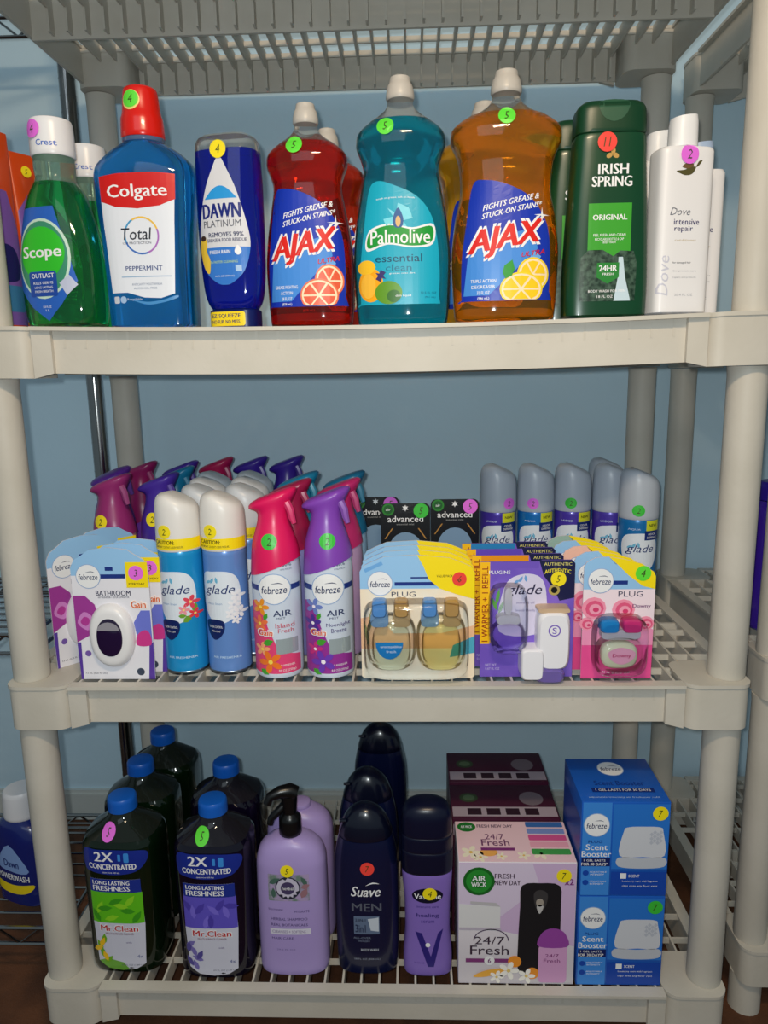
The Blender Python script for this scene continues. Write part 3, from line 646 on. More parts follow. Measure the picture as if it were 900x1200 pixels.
for lb, x, y, rz, hd, bd, st in (
    ('purple headed mist sprayer peeking out left of the mauve one', -.418, .275, 30, PUR, (140, 160, 210), (-8, 178)),
    ('magenta headed mist sprayer at the back left, nearest the chrome pole', -.400, .350, 0, (150, 30, 96), (120, 60, 170), None),
    ('indigo headed mist sprayer right of the mauve one with yellow sticker', -.319, .205, 0, IND, (150, 190, 226), (-4, 178)),
    ('indigo headed mist sprayer in the rear row above the yellow stickered indigo one', -.331, .350, 0, IND, (150, 190, 226), None),
    ('teal headed mist sprayer between the indigo ones and the shade-greyed can caps', -.317, .2775, 0, TEA, (150, 190, 226), None),
    ('crimson headed mist sprayer in the rear row above the sky blue can', -.283, .395, 0, CRI, (220, 150, 170), None),
    ('indigo headed mist sprayer in the rear row behind the light blue can', -.2245, .4, 0, (58, 34, 146), (150, 160, 210), None),
    ('indigo headed mist sprayer in the rear row, rightmost of the indigo ones', -.163, .405, 0, (58, 34, 146), (150, 160, 210), None),
    ('dark red headed mist sprayer behind the hot pink sprayer', -.113, .125, 0, (150, 24, 70), (130, 130, 190), None),
    ('teal headed mist sprayer in third row behind the hot pink one', -.112, .198, 0, TEA, (150, 190, 226), None),
    ('rose headed mist sprayer behind the violet sprayer', -.047, .125, 0, (176, 36, 100), (180, 150, 190), None),
    ('blue green headed mist sprayer in third row behind the violet one', -.045, .198, 0, (20, 100, 140), (150, 190, 226), None)):
    spray(lb, x, y, rz, hd, hd, bd, stick=(st[0], st[1], 'yellow', '2') if st else None)
# ---- aerosol cans
def can(label, x, y, rz, col, front=True, cap=(226, 222, 218), group='aerosol cans', up=0):
    T = thing('aerosol_can', label, 'spray can', (x, y, Z2), rz, group)
    cm = mat('can_paint_%d_%d_%d' % col, col, .28, .6, metal=.15, coat=.2)
    Loft(T, 'base_rim', [(0, 27.6, 27.6, 2), (1, 28.4, 28.4, 2), (4, 28.4, 28.4, 2), (5, 27.8, 27.8, 2)], mat('tin', (150, 156, 162), .3, metal=1.), 32)
    B = Loft(T, 'body', [(5, 28, 28, 2), (162, 28, 28, 2), (165, 27, 27, 2)], cm, 36)
    H = Loft(T, 'cap', [(164, 28.2, 28.2, 2), (166, 29, 29, 2), (182, 28.9, 28.9, 2), (208, 28.4, 28.4, 2.05), (223, 27.4, 27.4, 2.1), (231, 25.2, 25.2, 2.1), (235.5, 20.5, 20.5, 2.1), (237, 13, 13, 2.1)], mat('cap_%d_%d_%d' % cap, cap, .35, .5), 36,
             shear=lambda x, y, z: -max(0, x+8)*.40*max(0, (z-192)/44))
    H.obj.data.materials[0]
    cl = decal(B, 'cloud_print', [(a, b+up) for a, b in sm([(-24, 132-up*.6), (-10, 138-up*.6), (10, 137-up*.6), (20, 126-up*.5), (22, 100), (16, 80), (0, 70), (-16, 74), (-25, 96)], 5)], ink(222, 230, 240), 0, T)
    text(B, 'glade', -3, 113+up*.5, 38, 15, ink(30, 50, 110), 2, cl, 0, .3)
    decal(B, 'petal_mark', [leaf(-12, 126, 9, 4, 60), leaf(-6, 127, 9, 4, 100), leaf(-17, 124, 8, 4, 30)], ink(110, 180, 214), 1, cl)
    if front:
        yb = decal(H, 'caution_band', rr(-28.5, 166.5, 28.5, 181), ink(250, 222, 20), 0, T)
        text(H, 'CAUTION:', -11, 176.5, 27, 5, BLACK, 1, yb, .03); text(H, 'EYE IRRITANT. CONTENTS UNDER PRESSURE.', -6, 170.5, 38, 2.6, BLACK, 1, yb)
        bd = decal(B, 'navy_badge', sm([(-22, 72), (-10, 75), (1, 72), (1, 60), (-6, 50), (-14, 48), (-21, 58)], 4), ink(16, 34, 92), 2, T); text(B, 'ODOR CONTROL', -10, 65, 18, 3, WHITE, 3, bd); text(B, 'FRESH SCENT', -10, 59, 12, 2.2, WHITE, 3, bd)
        text(B, 'AIR FRESHENER', 2, 24, 36, 3, ink(200, 226, 244), 1, T); text(B, 'clean linen', -10, 96, 20, 3, ink(120, 150, 190), 1, cl)
        sticker(H, T, -10, 190, 'yellow', '2', 8.8, 3)
    return T, B, H
T, B, H = can('bright sky blue aerosol can with white cap and tropical flowers', -.2485, .0645, 0, (28, 150, 214))
for cx, cz, r, c1 in ((16, 98, 9, (226, 70, 90)), (8, 88, 7, (236, 150, 160)), (20, 82, 7, (230, 60, 70))): flower(B, T, cx, cz, r, ink(*c1), ink(250, 220, 120), 3)
decal(B, 'leaf_print', [leaf(12, 76, 14, 8, 40), leaf(20, 90, 12, 6, 80), leaf(6, 80, 10, 6, 0)], ink(110, 160, 50), 2, T)
T, B, H = can('periwinkle blue aerosol can with white cap and white blossoms', -.1905, .0645, 0, (104, 146, 214))
for cx, cz, r in ((18, 106, 8), (14, 94, 8), (20, 84, 8), (10, 82, 7), (16, 74, 6)): flower(B, T, cx, cz, r, ink(238, 238, 244), ink(200, 206, 224), 3)
SHADED_CAP = (196, 200, 206)  # rear white caps greyed, so their shade is put into the colour
for lb, x, y, col, fr in (
    ('aerosol can with white cap greyed for shade, in second row behind the bright sky blue can', -.2345, .128, (28, 150, 214), True), ('aerosol can with white cap greyed for shade, in second row behind the periwinkle can', -.1745, .128, (104, 146, 214), True),
    ('aerosol can with white cap greyed for shade, in third row behind the bright sky blue can', -.2420, .190, (104, 146, 214), False), ('aerosol can with white cap greyed for shade, in third row behind the periwinkle can', -.1815, .190, (28, 150, 214), False),
    ('aerosol can with white cap greyed for shade, in fourth row behind the bright sky blue can', -.2485, .255, (28, 150, 214), False), ('aerosol can with white cap greyed for shade, in fourth row behind the periwinkle can', -.1880, .255, (104, 146, 214), False)):
    can(lb, x, y, 0, col, fr, SHADED_CAP)
RC = (176, 184, 196)
for i, (lb, x, y, col, st) in enumerate((
    ('violet aerosol can with silver cap, leftmost of the rear right row', .1885, .300, (74, 56, 170), 'pink'), ('deep sky blue aerosol can with silver cap, second in the rear right row', .2475, .300, (20, 112, 190), 'pink'),
    ('violet aerosol can with silver cap, third in the rear right row', .3055, .300, (74, 56, 170), 'dgreen'), ('deep blue aerosol can with silver cap, furthest back of the right ones', .3725, .362, (20, 112, 190), 'dgreen'),
    ('violet aerosol can with silver cap squeezed behind the rightmost blue can', .3635, .292, (74, 56, 170), None), ('blue aerosol can with silver cap, rightmost and nearest on the middle shelf', .3880, .232, (20, 112, 180), 'dgreen'))):
    T, B, H = can(lb, x, y, 0, col, False, RC, 'silver capped aerosol cans', 14)
    yb = decal(B, 'yellow_tab', rr(4, 148, 24, 163), ink(206, 210, 40), 1, T); text(B, 'NEW', 14, 156, 12, 4, BLACK, 2, yb, .02)
    nb = decal(B, 'navy_tab', rr(2, 134, 25, 148), ink(14, 40, 110), 1, T); text(B, 'ODOR', 13, 143, 12, 3, WHITE, 2, nb); text(B, 'DEFENSE', 13, 138, 15, 3, WHITE, 2, nb)
    text(B, 'LAVENDER' if i in (0, 2, 4) else 'AQUA', -12, 150, 16, 3, ink(200, 214, 240), 1, T)
    if st: sticker(H, T, (14 if i == 0 else -8), 178, st, '2', 8.5, 3)

# ---- bathroom freshener packs
CARDW = mat('card_white', (232, 230, 238), .4)
def card_mesh(outline, t):
    bm = bmesh.new()
    a = [bm.verts.new((p[0]/1000, -t/2000, p[1]/1000)) for p in outline]; b = [bm.verts.new((p[0]/1000, t/2000, p[1]/1000)) for p in outline]; n = len(a)
    bm.faces.new(a); bm.faces.new(b[::-1])
    for k in range(n): bm.faces.new((a[k], b[k], b[(k+1) % n], a[(k+1) % n]))
    return frombm('card', bm, 30)
def bath_pack(label, loc, rz, stick='pink'):
    T = thing('bathroom_freshener_pack', label, 'package', loc, rz, 'bathroom freshener packs')
    w2 = 48
    ol = [(-w2, 0), (w2, 0), (w2+1, 60), (w2+1, 148), (w2-4, 158), (w2-14, 164), (24, 171), (0, 174), (-24, 171), (-w2+14, 164), (-w2+4, 158), (-w2-1, 148), (-w2-1, 60)]
    link('card', card_mesh(ol, 2.), CARDW, T)
    S = Flat((0, -1., 0))
    tp = decal(S, 'blue_top', [(-w2-1, 138)]+[(w2+1, 138)]+ol[3:12], FB_BLUE, 0, T)
    decal(S, 'navy_band', rr(-20, 134, 20, 139.5), FEBNAVY, 1, tp); decal(S, 'hang_hole', rr(-5, 144, 5, 149), FEBNAVY, 1, tp)
    feb_logo(S, T, -27, 137, 15, 2)
    yc = decal(S, 'yellow_corner', rr(21, 122, w2+1, 155), ink(248, 220, 20), 3, T)
    sticker(S, T, 34, 141, stick, '3', 9.5, 5); text(S, 'EVERYDAY', 34, 127, 20, 2.6, BLACK, 4, yc, .01)
    text(S, 'BATHROOM', 3, 115, 44, 7, ink(60, 62, 90), 2, T, .02); text(S, 'AIR FRESHENER + ODOR ELIMINATOR', 3, 109.5, 40, 2.4, ink(60, 62, 90), 2, T)
    text(S, 'Gain', 34, 100, 20, 10, ink(255, 240, 230), 4, T, .08, name='lettering_edge'); text(S, 'Gain', 34, 100, 18.5, 9, ink(222, 96, 30), 5, T, .03)
    decal(S, 'petal_print', [(-w2-1, 50), (-w2-1, 112), (-34, 112), (-22, 100), (-20, 90), (-30, 60)], ink(160, 60, 150), 1, T)
    decal(S, 'petal_print', sm([(-46, 76), (-38, 90), (-28, 86), (-26, 74), (-34, 66)], 4), ink(206, 130, 200), 2, T); decal(S, 'petal_print', sm([(-42, 77), (-37, 84), (-31, 82), (-31, 76), (-36, 72)], 4), ink(180, 60, 150), 3, T)
    decal(S, 'petal_print', [(w2, 50), (w2, 92), (36, 92), (26, 76), (30, 50)], ink(110, 120, 210), 1, T); decal(S, 'petal_print', sm([(28, 46), (30, 60), (40, 66), (46, 60), (46, 46)], 4), ink(206, 60, 140), 2, T)
    decal(S, 'purple_edge', [(-w2, 0), (-w2+3, 0), (-w2+4, 50), (-w2-1, 50)], ink(90, 60, 160), 1, T); decal(S, 'purple_edge', [(w2-8, 0), (w2, 0), (w2+1, 50), (w2-4, 48)], ink(90, 60, 160), 1, T)
    text(S, '7.5 mL (0.25 FL OZ)', -28, 8, 28, 3, ink(60, 60, 80), 1, T); decal(S, 'badge', ell(-36, 35, 4), ink(120, 90, 170), 1, T); decal(S, 'badge', ell(30, 10, 5, 5), ink(60, 70, 90), 1, T)
    # oval dispenser
    Loft(T, 'dispenser', [(1, 29, 42), (5, 28.5, 41.5), (9, 26.5, 39), (12, 23, 35), (12.5, 20, 31), (11.8, 17.5, 26)][:5], plast(232, 230, 232, .3), 40, 'y', (-2, 60), 2.)
    wd = Loft(T, 'gel_window', [(12.3, 16.5, 25), (13.5, 16, 24.5), (14.5, 13, 20)], mat('purple_gel', (36, 18, 58), .08, .7, trans=.15, coat=.5), 36, 'y', (-2, 60), 2.)
    decal(Flat((0, -14.7, 0)), 'window_top', [(-2+14*math.cos(PI*i/12), 70+11*math.sin(PI*i/12)) for i in range(13)], mat('clear_window', (150, 146, 156), .1, .6), 0, wd.obj)
    return T
bp0 = bath_pack('bathroom freshener pack with oval purple window, upright at the front', (-.3275, .026, Z2), 0)
bath_pack('bathroom freshener pack turned sideways beside the left post', (-.3925, .0960, Z2), 50, 'red')
dup(bp0, (-.318, .050, Z2), 'bathroom freshener pack standing second in its row behind the upright front pack', 0)
dup(bp0, (-.3105, .076, Z2), 'bathroom freshener pack third in its row, nearest the sky blue can', 0)
dup(bp0, (-.3830, .1440, Z2), 'bathroom freshener pack standing behind the sideways pack', 50)

# ---- double plug refill packs
BLIST = film('blister_plastic', (252, 253, 254), 1.3)
def plug_pack(label, loc, rz):
    T = thing('plug_refill_pack', label, 'package', loc, rz, 'double plug refill packs')
    w2 = 71
    ol = [(-w2+3, 0), (w2-3, 0), (w2, 3), (w2, 138), (w2-5, 146), (w2-16, 151), (40, 157), (0, 161), (-40, 159), (-w2+16, 153), (-w2+4, 147), (-w2, 140), (-w2, 3)]
    link('card', card_mesh(ol, 2.), mat('card_cream', (240, 232, 214), .4, noise=((243, 224, 198), 26., 2.)), T)
    S = Flat((0, -1., 0))
    tp = decal(S, 'blue_top', [(-w2, 118), (w2, 118)]+ol[3:12], FB_BLUE, 0, T)
    decal(S, 'swirl_print', [(-66, 143), (-44, 153), (-42, 149), (-64, 139)], ink(110, 168, 224), 1, tp)
    yl = decal(S, 'yellow_corner', [(w2, 104), (w2, 138), (w2-5, 146), (w2-16, 151), (40, 157), (0, 161), (8, 146), (14, 130), (28, 118), (50, 110)], ink(250, 222, 20), 2, T)
    text(S, 'VALUE PACK', 34, 134, 20, 3, BLACK, 3, yl, .01); sticker(S, T, 52, 130, 'red', '6', 9, 4)
    decal(S, 'navy_band', rr(-28, 122, 24, 126.5), FEBNAVY, 1, T); decal(S, 'navy_dash', rr(-8, 131, 18, 133), FEBNAVY, 1, T)
    feb_logo(S, T, -46, 125, 15, 3); text(S, 'PLUG', -17, 111, 30, 6.5, ink(60, 64, 90), 2, T)
    decal(S, 'beach_print', [(-w2, 40), (-w2, 80), (-50, 84), (-30, 60), (30, 60), (w2, 70), (w2, 40)], ink(240, 190, 150), 0, T); decal(S, 'sea_print', [(40, 28), (w2, 34), (w2, 56), (44, 44)], ink(80, 170, 200), 1, T)
    decal(S, 'grass_print', [leaf(-58, 80, 40, 6, 80), leaf(-64, 60, 40, 5, 100)], ink(150, 150, 100), 1, T)
    Loft(T, 'blister', [(1.2, 66, 51, 6), (18, 64.5, 49.5, 6), (23.5, 62, 47, 5), (25, 57, 42, 4)], BLIST, 56, 'y', (-2, 55), 4)
    for cx, liq, vol in ((-33, (206, 214, 190), 1), (29, (222, 214, 150), 0)):
        bl = Loft(T, 'oil_bottle', [(1, 30, 36, 3.2), (8, 31, 37, 3.2), (15, 29.5, 35.5, 3.), (20, 25, 30.5, 2.8), (22, 17, 22, 2.6)], film('clear_oil_%d' % vol, (250, 252, 250) if vol else (252, 251, 240), 1.35), 40, 'y', (cx, 52), 4)
        F = Flat((0, -22.2, 0))
        ol_ = Loft(T, 'inner_bottle', [(1.5, 24, 29, 3.), (10, 24, 29, 3.), (15, 19, 24, 2.8)], film('inner_oil_%d' % vol, (246, 249, 240) if vol else (250, 246, 214), 1.3), 36, 'y', (cx, 46), 4)
        if vol:
            lb = decal(F, 'round_label', [p for p in ell(cx-2, 56, 17, 22) if p[1] < 60], ink(30, 130, 196), 0, bl.obj); text(F, 'unstopables', cx, 50, 26, 4, WHITE, 1, lb); text(F, 'fresh', cx, 44, 12, 3.4, WHITE, 1, lb)
        for dx, cl in ((-14, (90, 150, 220)), (13, (190, 150, 90))):
            Loft(T, 'refill_cap', [(1, 9.5, 11, 4), (15, 9, 10.5, 4), (17, 7.5, 9, 4)], mat('refill_cap_%d' % cl[0], cl, .2, .5, trans=.2), 24, 'y', (cx+dx, 96), 4)
            Loft(T, 'refill_neck', [(1, 11.5, 10, 4), (14, 11, 9.5, 4)], mat('refill_neck_%d' % cl[0], tuple(min(255, int(c*.7+70)) for c in cl), .1, .6, trans=.4), 24, 'y', (cx+dx, 82), 4)
    return T
pp0 = plug_pack('double plug refill pack with yellow corner, nearest of its row', (.0575, .026, Z2), 0)
for i, wd in enumerate(('second', 'third', 'fourth')):
    dup(pp0, (.058, .052+.026*i, Z2), 'double plug refill pack with yellow corner, %s from the front of its row' % wd, 0, skip=('price_sticker',))

# ---- purple warmer and refill packs
def warmer_pack(label, loc, rz, top):
    T = thing('warmer_refill_pack', label, 'package', loc, rz, 'warmer and refill packs')
    w2 = 58
    ol = [(-w2, 0), (w2, 0), (w2, 148), (w2-4, 152), (18, 152), (14, 150), (-w2, 150)]
    link('card', card_mesh(ol, 2.), mat('card_purple', (112, 84, 190), .35, noise=((130, 100, 204), 20., 2.)), T)
    S = Flat((0, -1., 0))
    tp = decal(S, 'top_strip', rr(-w2, 142, 14, 150), ink(*top), 0, T)
    ob = decal(S, 'orange_strip', rr(-w2, 44, -46, 150), ink(250, 190, 20), 1, T); text(S, '1 WARMER + 1 REFILL', -52, 96, 98, 7.5, ink(150, 40, 20), 2, ob, .02, rot=90)
    gp = decal(S, 'grey_fade', sm([(-34, 60), (-28, 118), (-8, 134), (16, 130), (24, 104), (20, 60)], 5), ink(214, 208, 232), 1, T)
    text(S, 'glade', -4, 113, 44, 17, ink(40, 36, 70), 3, gp, .005, .3); decal(S, 'petal_mark', [leaf(-8, 128, 9, 4, 60), leaf(-2, 129, 9, 4, 100), leaf(-13, 125, 8, 4, 30)], ink(110, 160, 214), 2, gp)
    text(S, 'PLUGINS', -34, 137, 26, 4.4, WHITE, 2, T, .02); text(S, 'scented oil', -2, 98, 22, 3, ink(120, 110, 160), 2, gp); text(S, 'lavender & vanilla', -2, 88, 24, 3, ink(120, 110, 160), 2, gp)
    decal(S, 'sprig_print', [leaf(-36, 106, 22, 5, 80), leaf(-40, 96, 18, 5, 110), leaf(-32, 92, 18, 5, 70)], ink(100, 170, 80), 1, T)
    nv = decal(S, 'navy_corner', [(14, 152), (w2-4, 152), (w2, 148), (w2, 104), (40, 100), (32, 116), (20, 132)], ink(26, 28, 70), 2, T)
    text(S, 'AUTHENTIC', 37, 147, 34, 4, ink(220, 210, 120), 3, nv, .01); text(S, 'AUTHENTIC', 37, 139, 32, 5, ink(236, 220, 60), 3, nv, .03, arc=2)
    sticker(S, T, 38, 128, 'yellow', '5', 9.5, 4)
    decal(S, 'seal_print', ell(33, 114, 7, n=16), ink(180, 160, 90), 4, nv); decal(S, 'seal_core', ell(33, 114, 4, n=12), BLACK, 5, nv)
    text(S, 'NET WT', -44, 16, 14, 3, ink(200, 190, 230), 1, T); text(S, '0.67 FL OZ', -42, 11, 18, 3, ink(200, 190, 230), 1, T)
    Loft(T, 'blister', [(1.2, 24, 44, 4), (18, 23, 43, 4), (22, 19, 39, 4)], BLIST, 44, 'y', (-24, 80), 4)
    Loft(T, 'oil_bulb', [(1, 22, 19, 2.2), (12, 21, 18, 2.2), (19, 15, 13, 2.2)], film('lavender_oil', (246, 238, 252), 1.35), 32, 'y', (-24, 58), 3)
    Loft(T, 'bulb_collar', [(1, 15, 7, 3), (14, 14, 6.5, 3)], mat('frosted', (230, 226, 236), .3, trans=.4), 24, 'y', (-24, 79), 3)
    Loft(T, 'wick_tube', [(1, 5, 18, 3), (10, 4.5, 17.5, 3)], mat('frosted', (230, 226, 236), .3), 20, 'y', (-24, 102), 3)
    # plug-in warmer
    wp = plast(236, 234, 240, .3)
    wm_ = Loft(T, 'warmer', [(1, 20, 37, 5), (20, 20, 37, 5), (26, 17, 34, 4)], wp, 32, 'y', (30, 55), 4)
    Loft(T, 'warmer_top', [(1, 20, 3, 4), (22, 19, 3, 4)], mat('tan_plastic', (200, 170, 140), .4), 24, 'y', (30, 93.5), 4)
    Loft(T, 'plug_block', [(1, 14, 20, 6), (27, 13.5, 19.5, 6), (29, 12, 18, 6)], wp, 28, 'y', (4, 26), 4)
    F = Flat((0, -26.3, 0)); r1 = decal(F, 'round_mark', ell(30, 70, 7.5), ink(120, 90, 190), 0, wm_.obj); decal(F, 'round_mark', ell(30, 70, 6), wp, 1, r1); text(F, 'S', 30, 70, 5, 8, ink(120, 90, 190), 2, r1, .02)
    Loft(T, 'blister_foot', [(1, 19, 11, 3), (24, 18, 10, 3), (28, 14, 7, 3)], mat('lilac_clear', (150, 130, 210), .08, .7, trans=.5, ior=1.3), 28, 'y', (26, 11), 4)
    return T
wp0 = warmer_pack('purple warmer and refill pack with white plug-in warmer, nearest of its row', (.1935, .030, Z2), 0, (112, 84, 190))
recols = (('second', (236, 150, 20)), ('third', (100, 70, 190)), ('fourth', (40, 130, 190)))
for i, (wd, tc) in enumerate(recols):
    o = dup(wp0, (.186-.004*i, .063+.033*i, Z2), 'warmer and refill pack %s from the front of the purple row' % wd, 0, skip=('price_sticker',))
    recolor(o, {'top_strip': ink(*tc)})

# ---- pink single plug packs
def downy_pack(label, loc, rz):
    T = thing('floral_refill_pack', label, 'package', loc, rz, 'single plug refill packs')
    w2 = 43.5
    ol = [(-w2, 0), (w2, 0), (w2, 132), (w2-3, 138), (26, 148), (4, 154), (-14, 157), (-30, 156), (-w2+3, 150), (-w2, 144)]
    link('card', card_mesh(ol, 2.), mat('card_blush', (244, 224, 232), .4), T)
    S = Flat((0, -1., 0))
    decal(S, 'blue_top', [(-w2, 116), (w2, 116), (w2, 128), (-6, 148), (-14, 157), (-30, 156), (-w2+3, 150), (-w2, 144)], FB_BLUE, 0, T)
    yl = decal(S, 'yellow_corner', [(w2, 116), (w2, 132), (w2-3, 138), (26, 148), (4, 154), (-14, 157), (-2, 146), (10, 134), (28, 120)], ink(250, 222, 20), 1, T)
    sticker(S, T, 28, 136, 'green', '4', 9.5, 4); feb_logo(S, T, -23, 127, 15, 3); decal(S, 'navy_band', rr(-8, 122, 10, 127), FEBNAVY, 1, T)
    text(S, 'PLUG', 14, 110, 30, 7, ink(60, 64, 90), 2, T); text(S, 'Downy', 28, 94, 22, 6, ink(120, 70, 120), 2, T, .02)
    pk = decal(S, 'pink_print', [(-w2, 0), (w2, 0), (w2, 60), (20, 70), (-20, 70), (-w2, 60)], ink(232, 80, 150), 0, T); decal(S, 'pink_fade', [(-w2, 44), (w2, 44), (w2, 64), (20, 74), (-20, 74), (-w2, 64)], ink(240, 150, 190), 1, pk)
    for cx, cz, r in ((-30, 92, 15), (6, 90, 14), (34, 72, 10), (-38, 72, 9)):
        for j, cc in enumerate(((244, 150, 176), (226, 90, 130), (244, 160, 184), (214, 60, 110))): decal(S, 'rose_print', ell(cx+j*.8, cz-j*.6, r*(1-.25*j), r*(.95-.25*j), 12), ink(*cc), 2+j, T)
    bl = Loft(T, 'oil_bottle', [(1, 28, 23, 2.8), (16, 27, 22, 2.8), (20, 22, 18, 2.8)], film('clear_oil_2', (252, 252, 248), 1.35), 36, 'y', (1, 36), 4)
    Loft(T, 'inner_bottle', [(1.5, 22, 17, 2.8), (10, 22, 17, 2.8), (15, 17, 12, 2.8)], mat('pale_oil', (240, 238, 212), .12, .6), 32, 'y', (1, 34), 4)
    F = Flat((0, -20.2, 0)); lb = decal(F, 'round_label', sm([(-15, 42), (0, 48), (17, 42), (14, 32), (1, 26), (-12, 32)], 4), ink(238, 170, 196), 0, bl.obj); text(F, 'Downy', 1, 37, 22, 6, ink(190, 40, 100), 1, lb, .02)
    Loft(T, 'blister', [(1.2, 33, 39, 4), (18, 32, 38, 4), (22.5, 29, 35, 4)], BLIST, 44, 'y', (1, 47), 4)
    Loft(T, 'bottle_collar', [(1, 24, 7, 4), (14, 23.5, 6.5, 4)], mat('frosted', (230, 226, 236), .3), 28, 'y', (1, 62), 4)
    for dx, cl in ((-13, (30, 130, 200)), (14, (206, 50, 120))): Loft(T, 'refill_cap', [(1, 11.5, 8.5, 4), (16, 11, 8, 4), (18, 9.5, 7, 4)], plast(*cl, .3), 24, 'y', (dx, 73), 4)
    text(S, '26 mL (0.87 FL OZ)', 0, 8, 34, 4, WHITE, 2, pk, .01)
    return T
dp0 = downy_pack('pink floral plug refill pack with blue and magenta caps, nearest of its row', (.3045, .024, Z2), 0)
for i, (wd, sx) in enumerate((('second', -.006), ('third', -.014), ('fourth', -.021), ('fifth', -.024))):
    o = dup(dp0, (.3045+sx, .052+.030*i, Z2), 'floral plug refill pack with yellow corner, %s from the front of its row' % wd, 0, skip=('price_sticker',))
    if i in (1, 3): recolor(o, {'blue_top': ink(240, 190, 170) if i == 1 else ink(150, 180, 170)})

# ---- black warmer packs at the back
def adv_pack(label, loc, rz, st, r2=0):
    T = thing('black_freshener_pack', label, 'package', loc, rz, 'black freshener packs')
    w2 = 36
    link('card', card_mesh(rr(-w2, 0, w2, 193, 8), 2.), mat('card_black', (16, 18, 24), .3, coat=.3), T)
    S = Flat((0, -1., 0))
    g = decal(S, 'logo_disc', ell(-25, 184, 9), ink(40, 130, 40), 0, T); decal(S, 'logo_ring', ell(-25, 184, 6.5), ink(20, 90, 30), 1, g); text(S, 'air', -25, 184, 7, 3.6, WHITE, 2, g, .02)
    text(S, 'advanced', 0, 170, 52, 9.5, WHITE, 1, T, .01); text(S, 'essential mist', 0, 162, 26, 2.4, ink(160, 160, 160), 1, T); decal(S, 'star_mark', star(0, 186, 5, 2.5, 6), WHITE, 1, T)
    decal(S, 'gold_line', [[(-31, 140), (-29, 140), (-18, 156), (-20, 156)], [(31, 140), (29, 140), (18, 156), (20, 156)]], ink(180, 130, 60), 1, T)
    decal(S, 'pale_oval', ell(0, 120, 26, 30), ink(120, 150, 180), 1, T); sticker(S, T, 23, 182, st, '5', 11, 3)
    return T
adv_pack('black hanging freshener pack in the middle of the three black ones, green sticker', (.0425, .205, Z2), 0, 'dgreen')
adv_pack('black hanging freshener pack on the right with pink sticker', (.1165, .235, Z2), 0, 'pink')
T = adv_pack('black hanging freshener pack mostly hidden, left of the other black ones', (-.0035, .262, Z2), 0, 'pink')
# ================================================================== BOTTOM SHELF
Z3 = SZ[3]+.0002
def cleaner(label, x, y, rz, liq, scent, stick=None, full=True):
    T = thing('floor_cleaner_jug', label, 'bottle', (x, y, Z3), rz, 'floor cleaner bottles')
    B = Loft(T, 'body', [(0, 46, 37, 3.4), (3, 51, 42, 3.4), (15, 53, 44, 3.4), (60, 52.5, 44, 3.4), (130, 53.5, 44, 3.4), (180, 54, 44, 3.3), (194, 53, 43.5, 3.2), (203, 49, 40, 3.)], mat(*liq, .06, .6, trans=.35, coat=.3, ior=1.4), 44)
    SH = Loft(T, 'shoulder', [(203.2, 49, 40, 3.), (213, 36, 31, 2.5), (224, 21, 21, 2), (232, 17, 17, 2)], mat(liq[0]+'_film', tuple(int(c*.35+36) for c in liq[1]), .06, .6, trans=.4, ior=1.3, coat=.3), 40)
    cm = plast(18, 92, 190, .35)
    Loft(T, 'cap', [(231, 18.5, 18.5, 2), (232, 20, 20, 2), (248, 19.5, 19.5, 2), (250.5, 18, 18, 2), (251.5, 14, 14, 2)], cm, 36)
    if full:
        nv = decal(B, 'navy_banner', sm([(-42, 192), (-20, 194), (20, 194), (43, 190), (44, 176), (30, 162), (0, 157), (-30, 160), (-42, 166)], 4), ink(24, 44, 140), 0, T)
        text(B, '2X', -13, 184, 26, 14, WHITE, 1, nv, .04); text(B, 'CONCENTRATED', -2, 169, 66, 8, WHITE, 1, nv, .045, arc=-1)
        decal(B, 'bottle_mark', [rr(7, 178, 11, 188, 1), rr(15, 176, 22, 190, 2)], ink(60, 140, 220), 1, nv); text(B, 'cleans more with less', -4, 160.5, 24, 2.2, WHITE, 1, nv)
        lab = decal(B, 'label', [(-36, 150), (-37, 80), (-34, 20), (-20, 10), (0, 7), (20, 10), (33, 18), (36, 80), (34, 150)], ink(206, 206, 222), 0, T)
        hd = decal(B, 'navy_header', rr(-36, 130, 34.5, 150), ink(28, 48, 140), 1, lab); text(B, 'LONG LASTING', -6, 144.5, 52, 6, WHITE, 2, hd, .045); text(B, 'FRESHNESS', -6, 136, 52, 7.5, WHITE, 2, hd, .045)
        decal(B, 'scent_field', rr(-36.8, 82, 35.6, 130), scent[0], 1, lab)
        for i in range(9): decal(B, 'leaf_print', leaf(-30+7.2*i+random.uniform(-2, 2), 104+random.uniform(-16, 18), 22, 9, random.uniform(0, 180)), scent[1] if i % 2 else scent[2], 2+i % 3, lab)
        text(B, 'Mr.Clean', 0, 74, 54, 10, WHITE, 2, lab, .07, name='lettering_edge'); text(B, 'Mr.Clean', 0, 74, 52.5, 9, ink(190, 30, 40), 3, lab, .03)
        text(B, 'MULTI-SURFACE CLEANER', 0, 65.5, 40, 3, ink(120, 60, 80), 2, lab); 
        for i in range(7): decal(B, 'sprig_print', leaf(-27+random.uniform(-7, 12), 24+5.4*i, 17, 8, random.uniform(20, 160)), scent[3] if i % 2 else scent[4], 2+i % 2, lab)
        decal(B, 'base_print', [(-33.8, 20), (-20, 10), (0, 7), (10, 9), (2, 20), (-20, 26)], scent[5], 1, lab)
        text(B, 'with', 12, 52, 8, 3, ink(120, 110, 150), 2, lab); text(B, '64 FL OZ (1.89 L)', 14, 16, 30, 3, ink(90, 90, 110), 2, lab); text(B, '4x', 26, 30, 8, 5, ink(90, 100, 150), 2, lab)
        sticker(SH, T, -8, 213, stick, '5', 9.5, 4)
    return T
GI, PI_ = ('green_cleaner', (10, 30, 12)), ('violet_cleaner', (16, 10, 34))
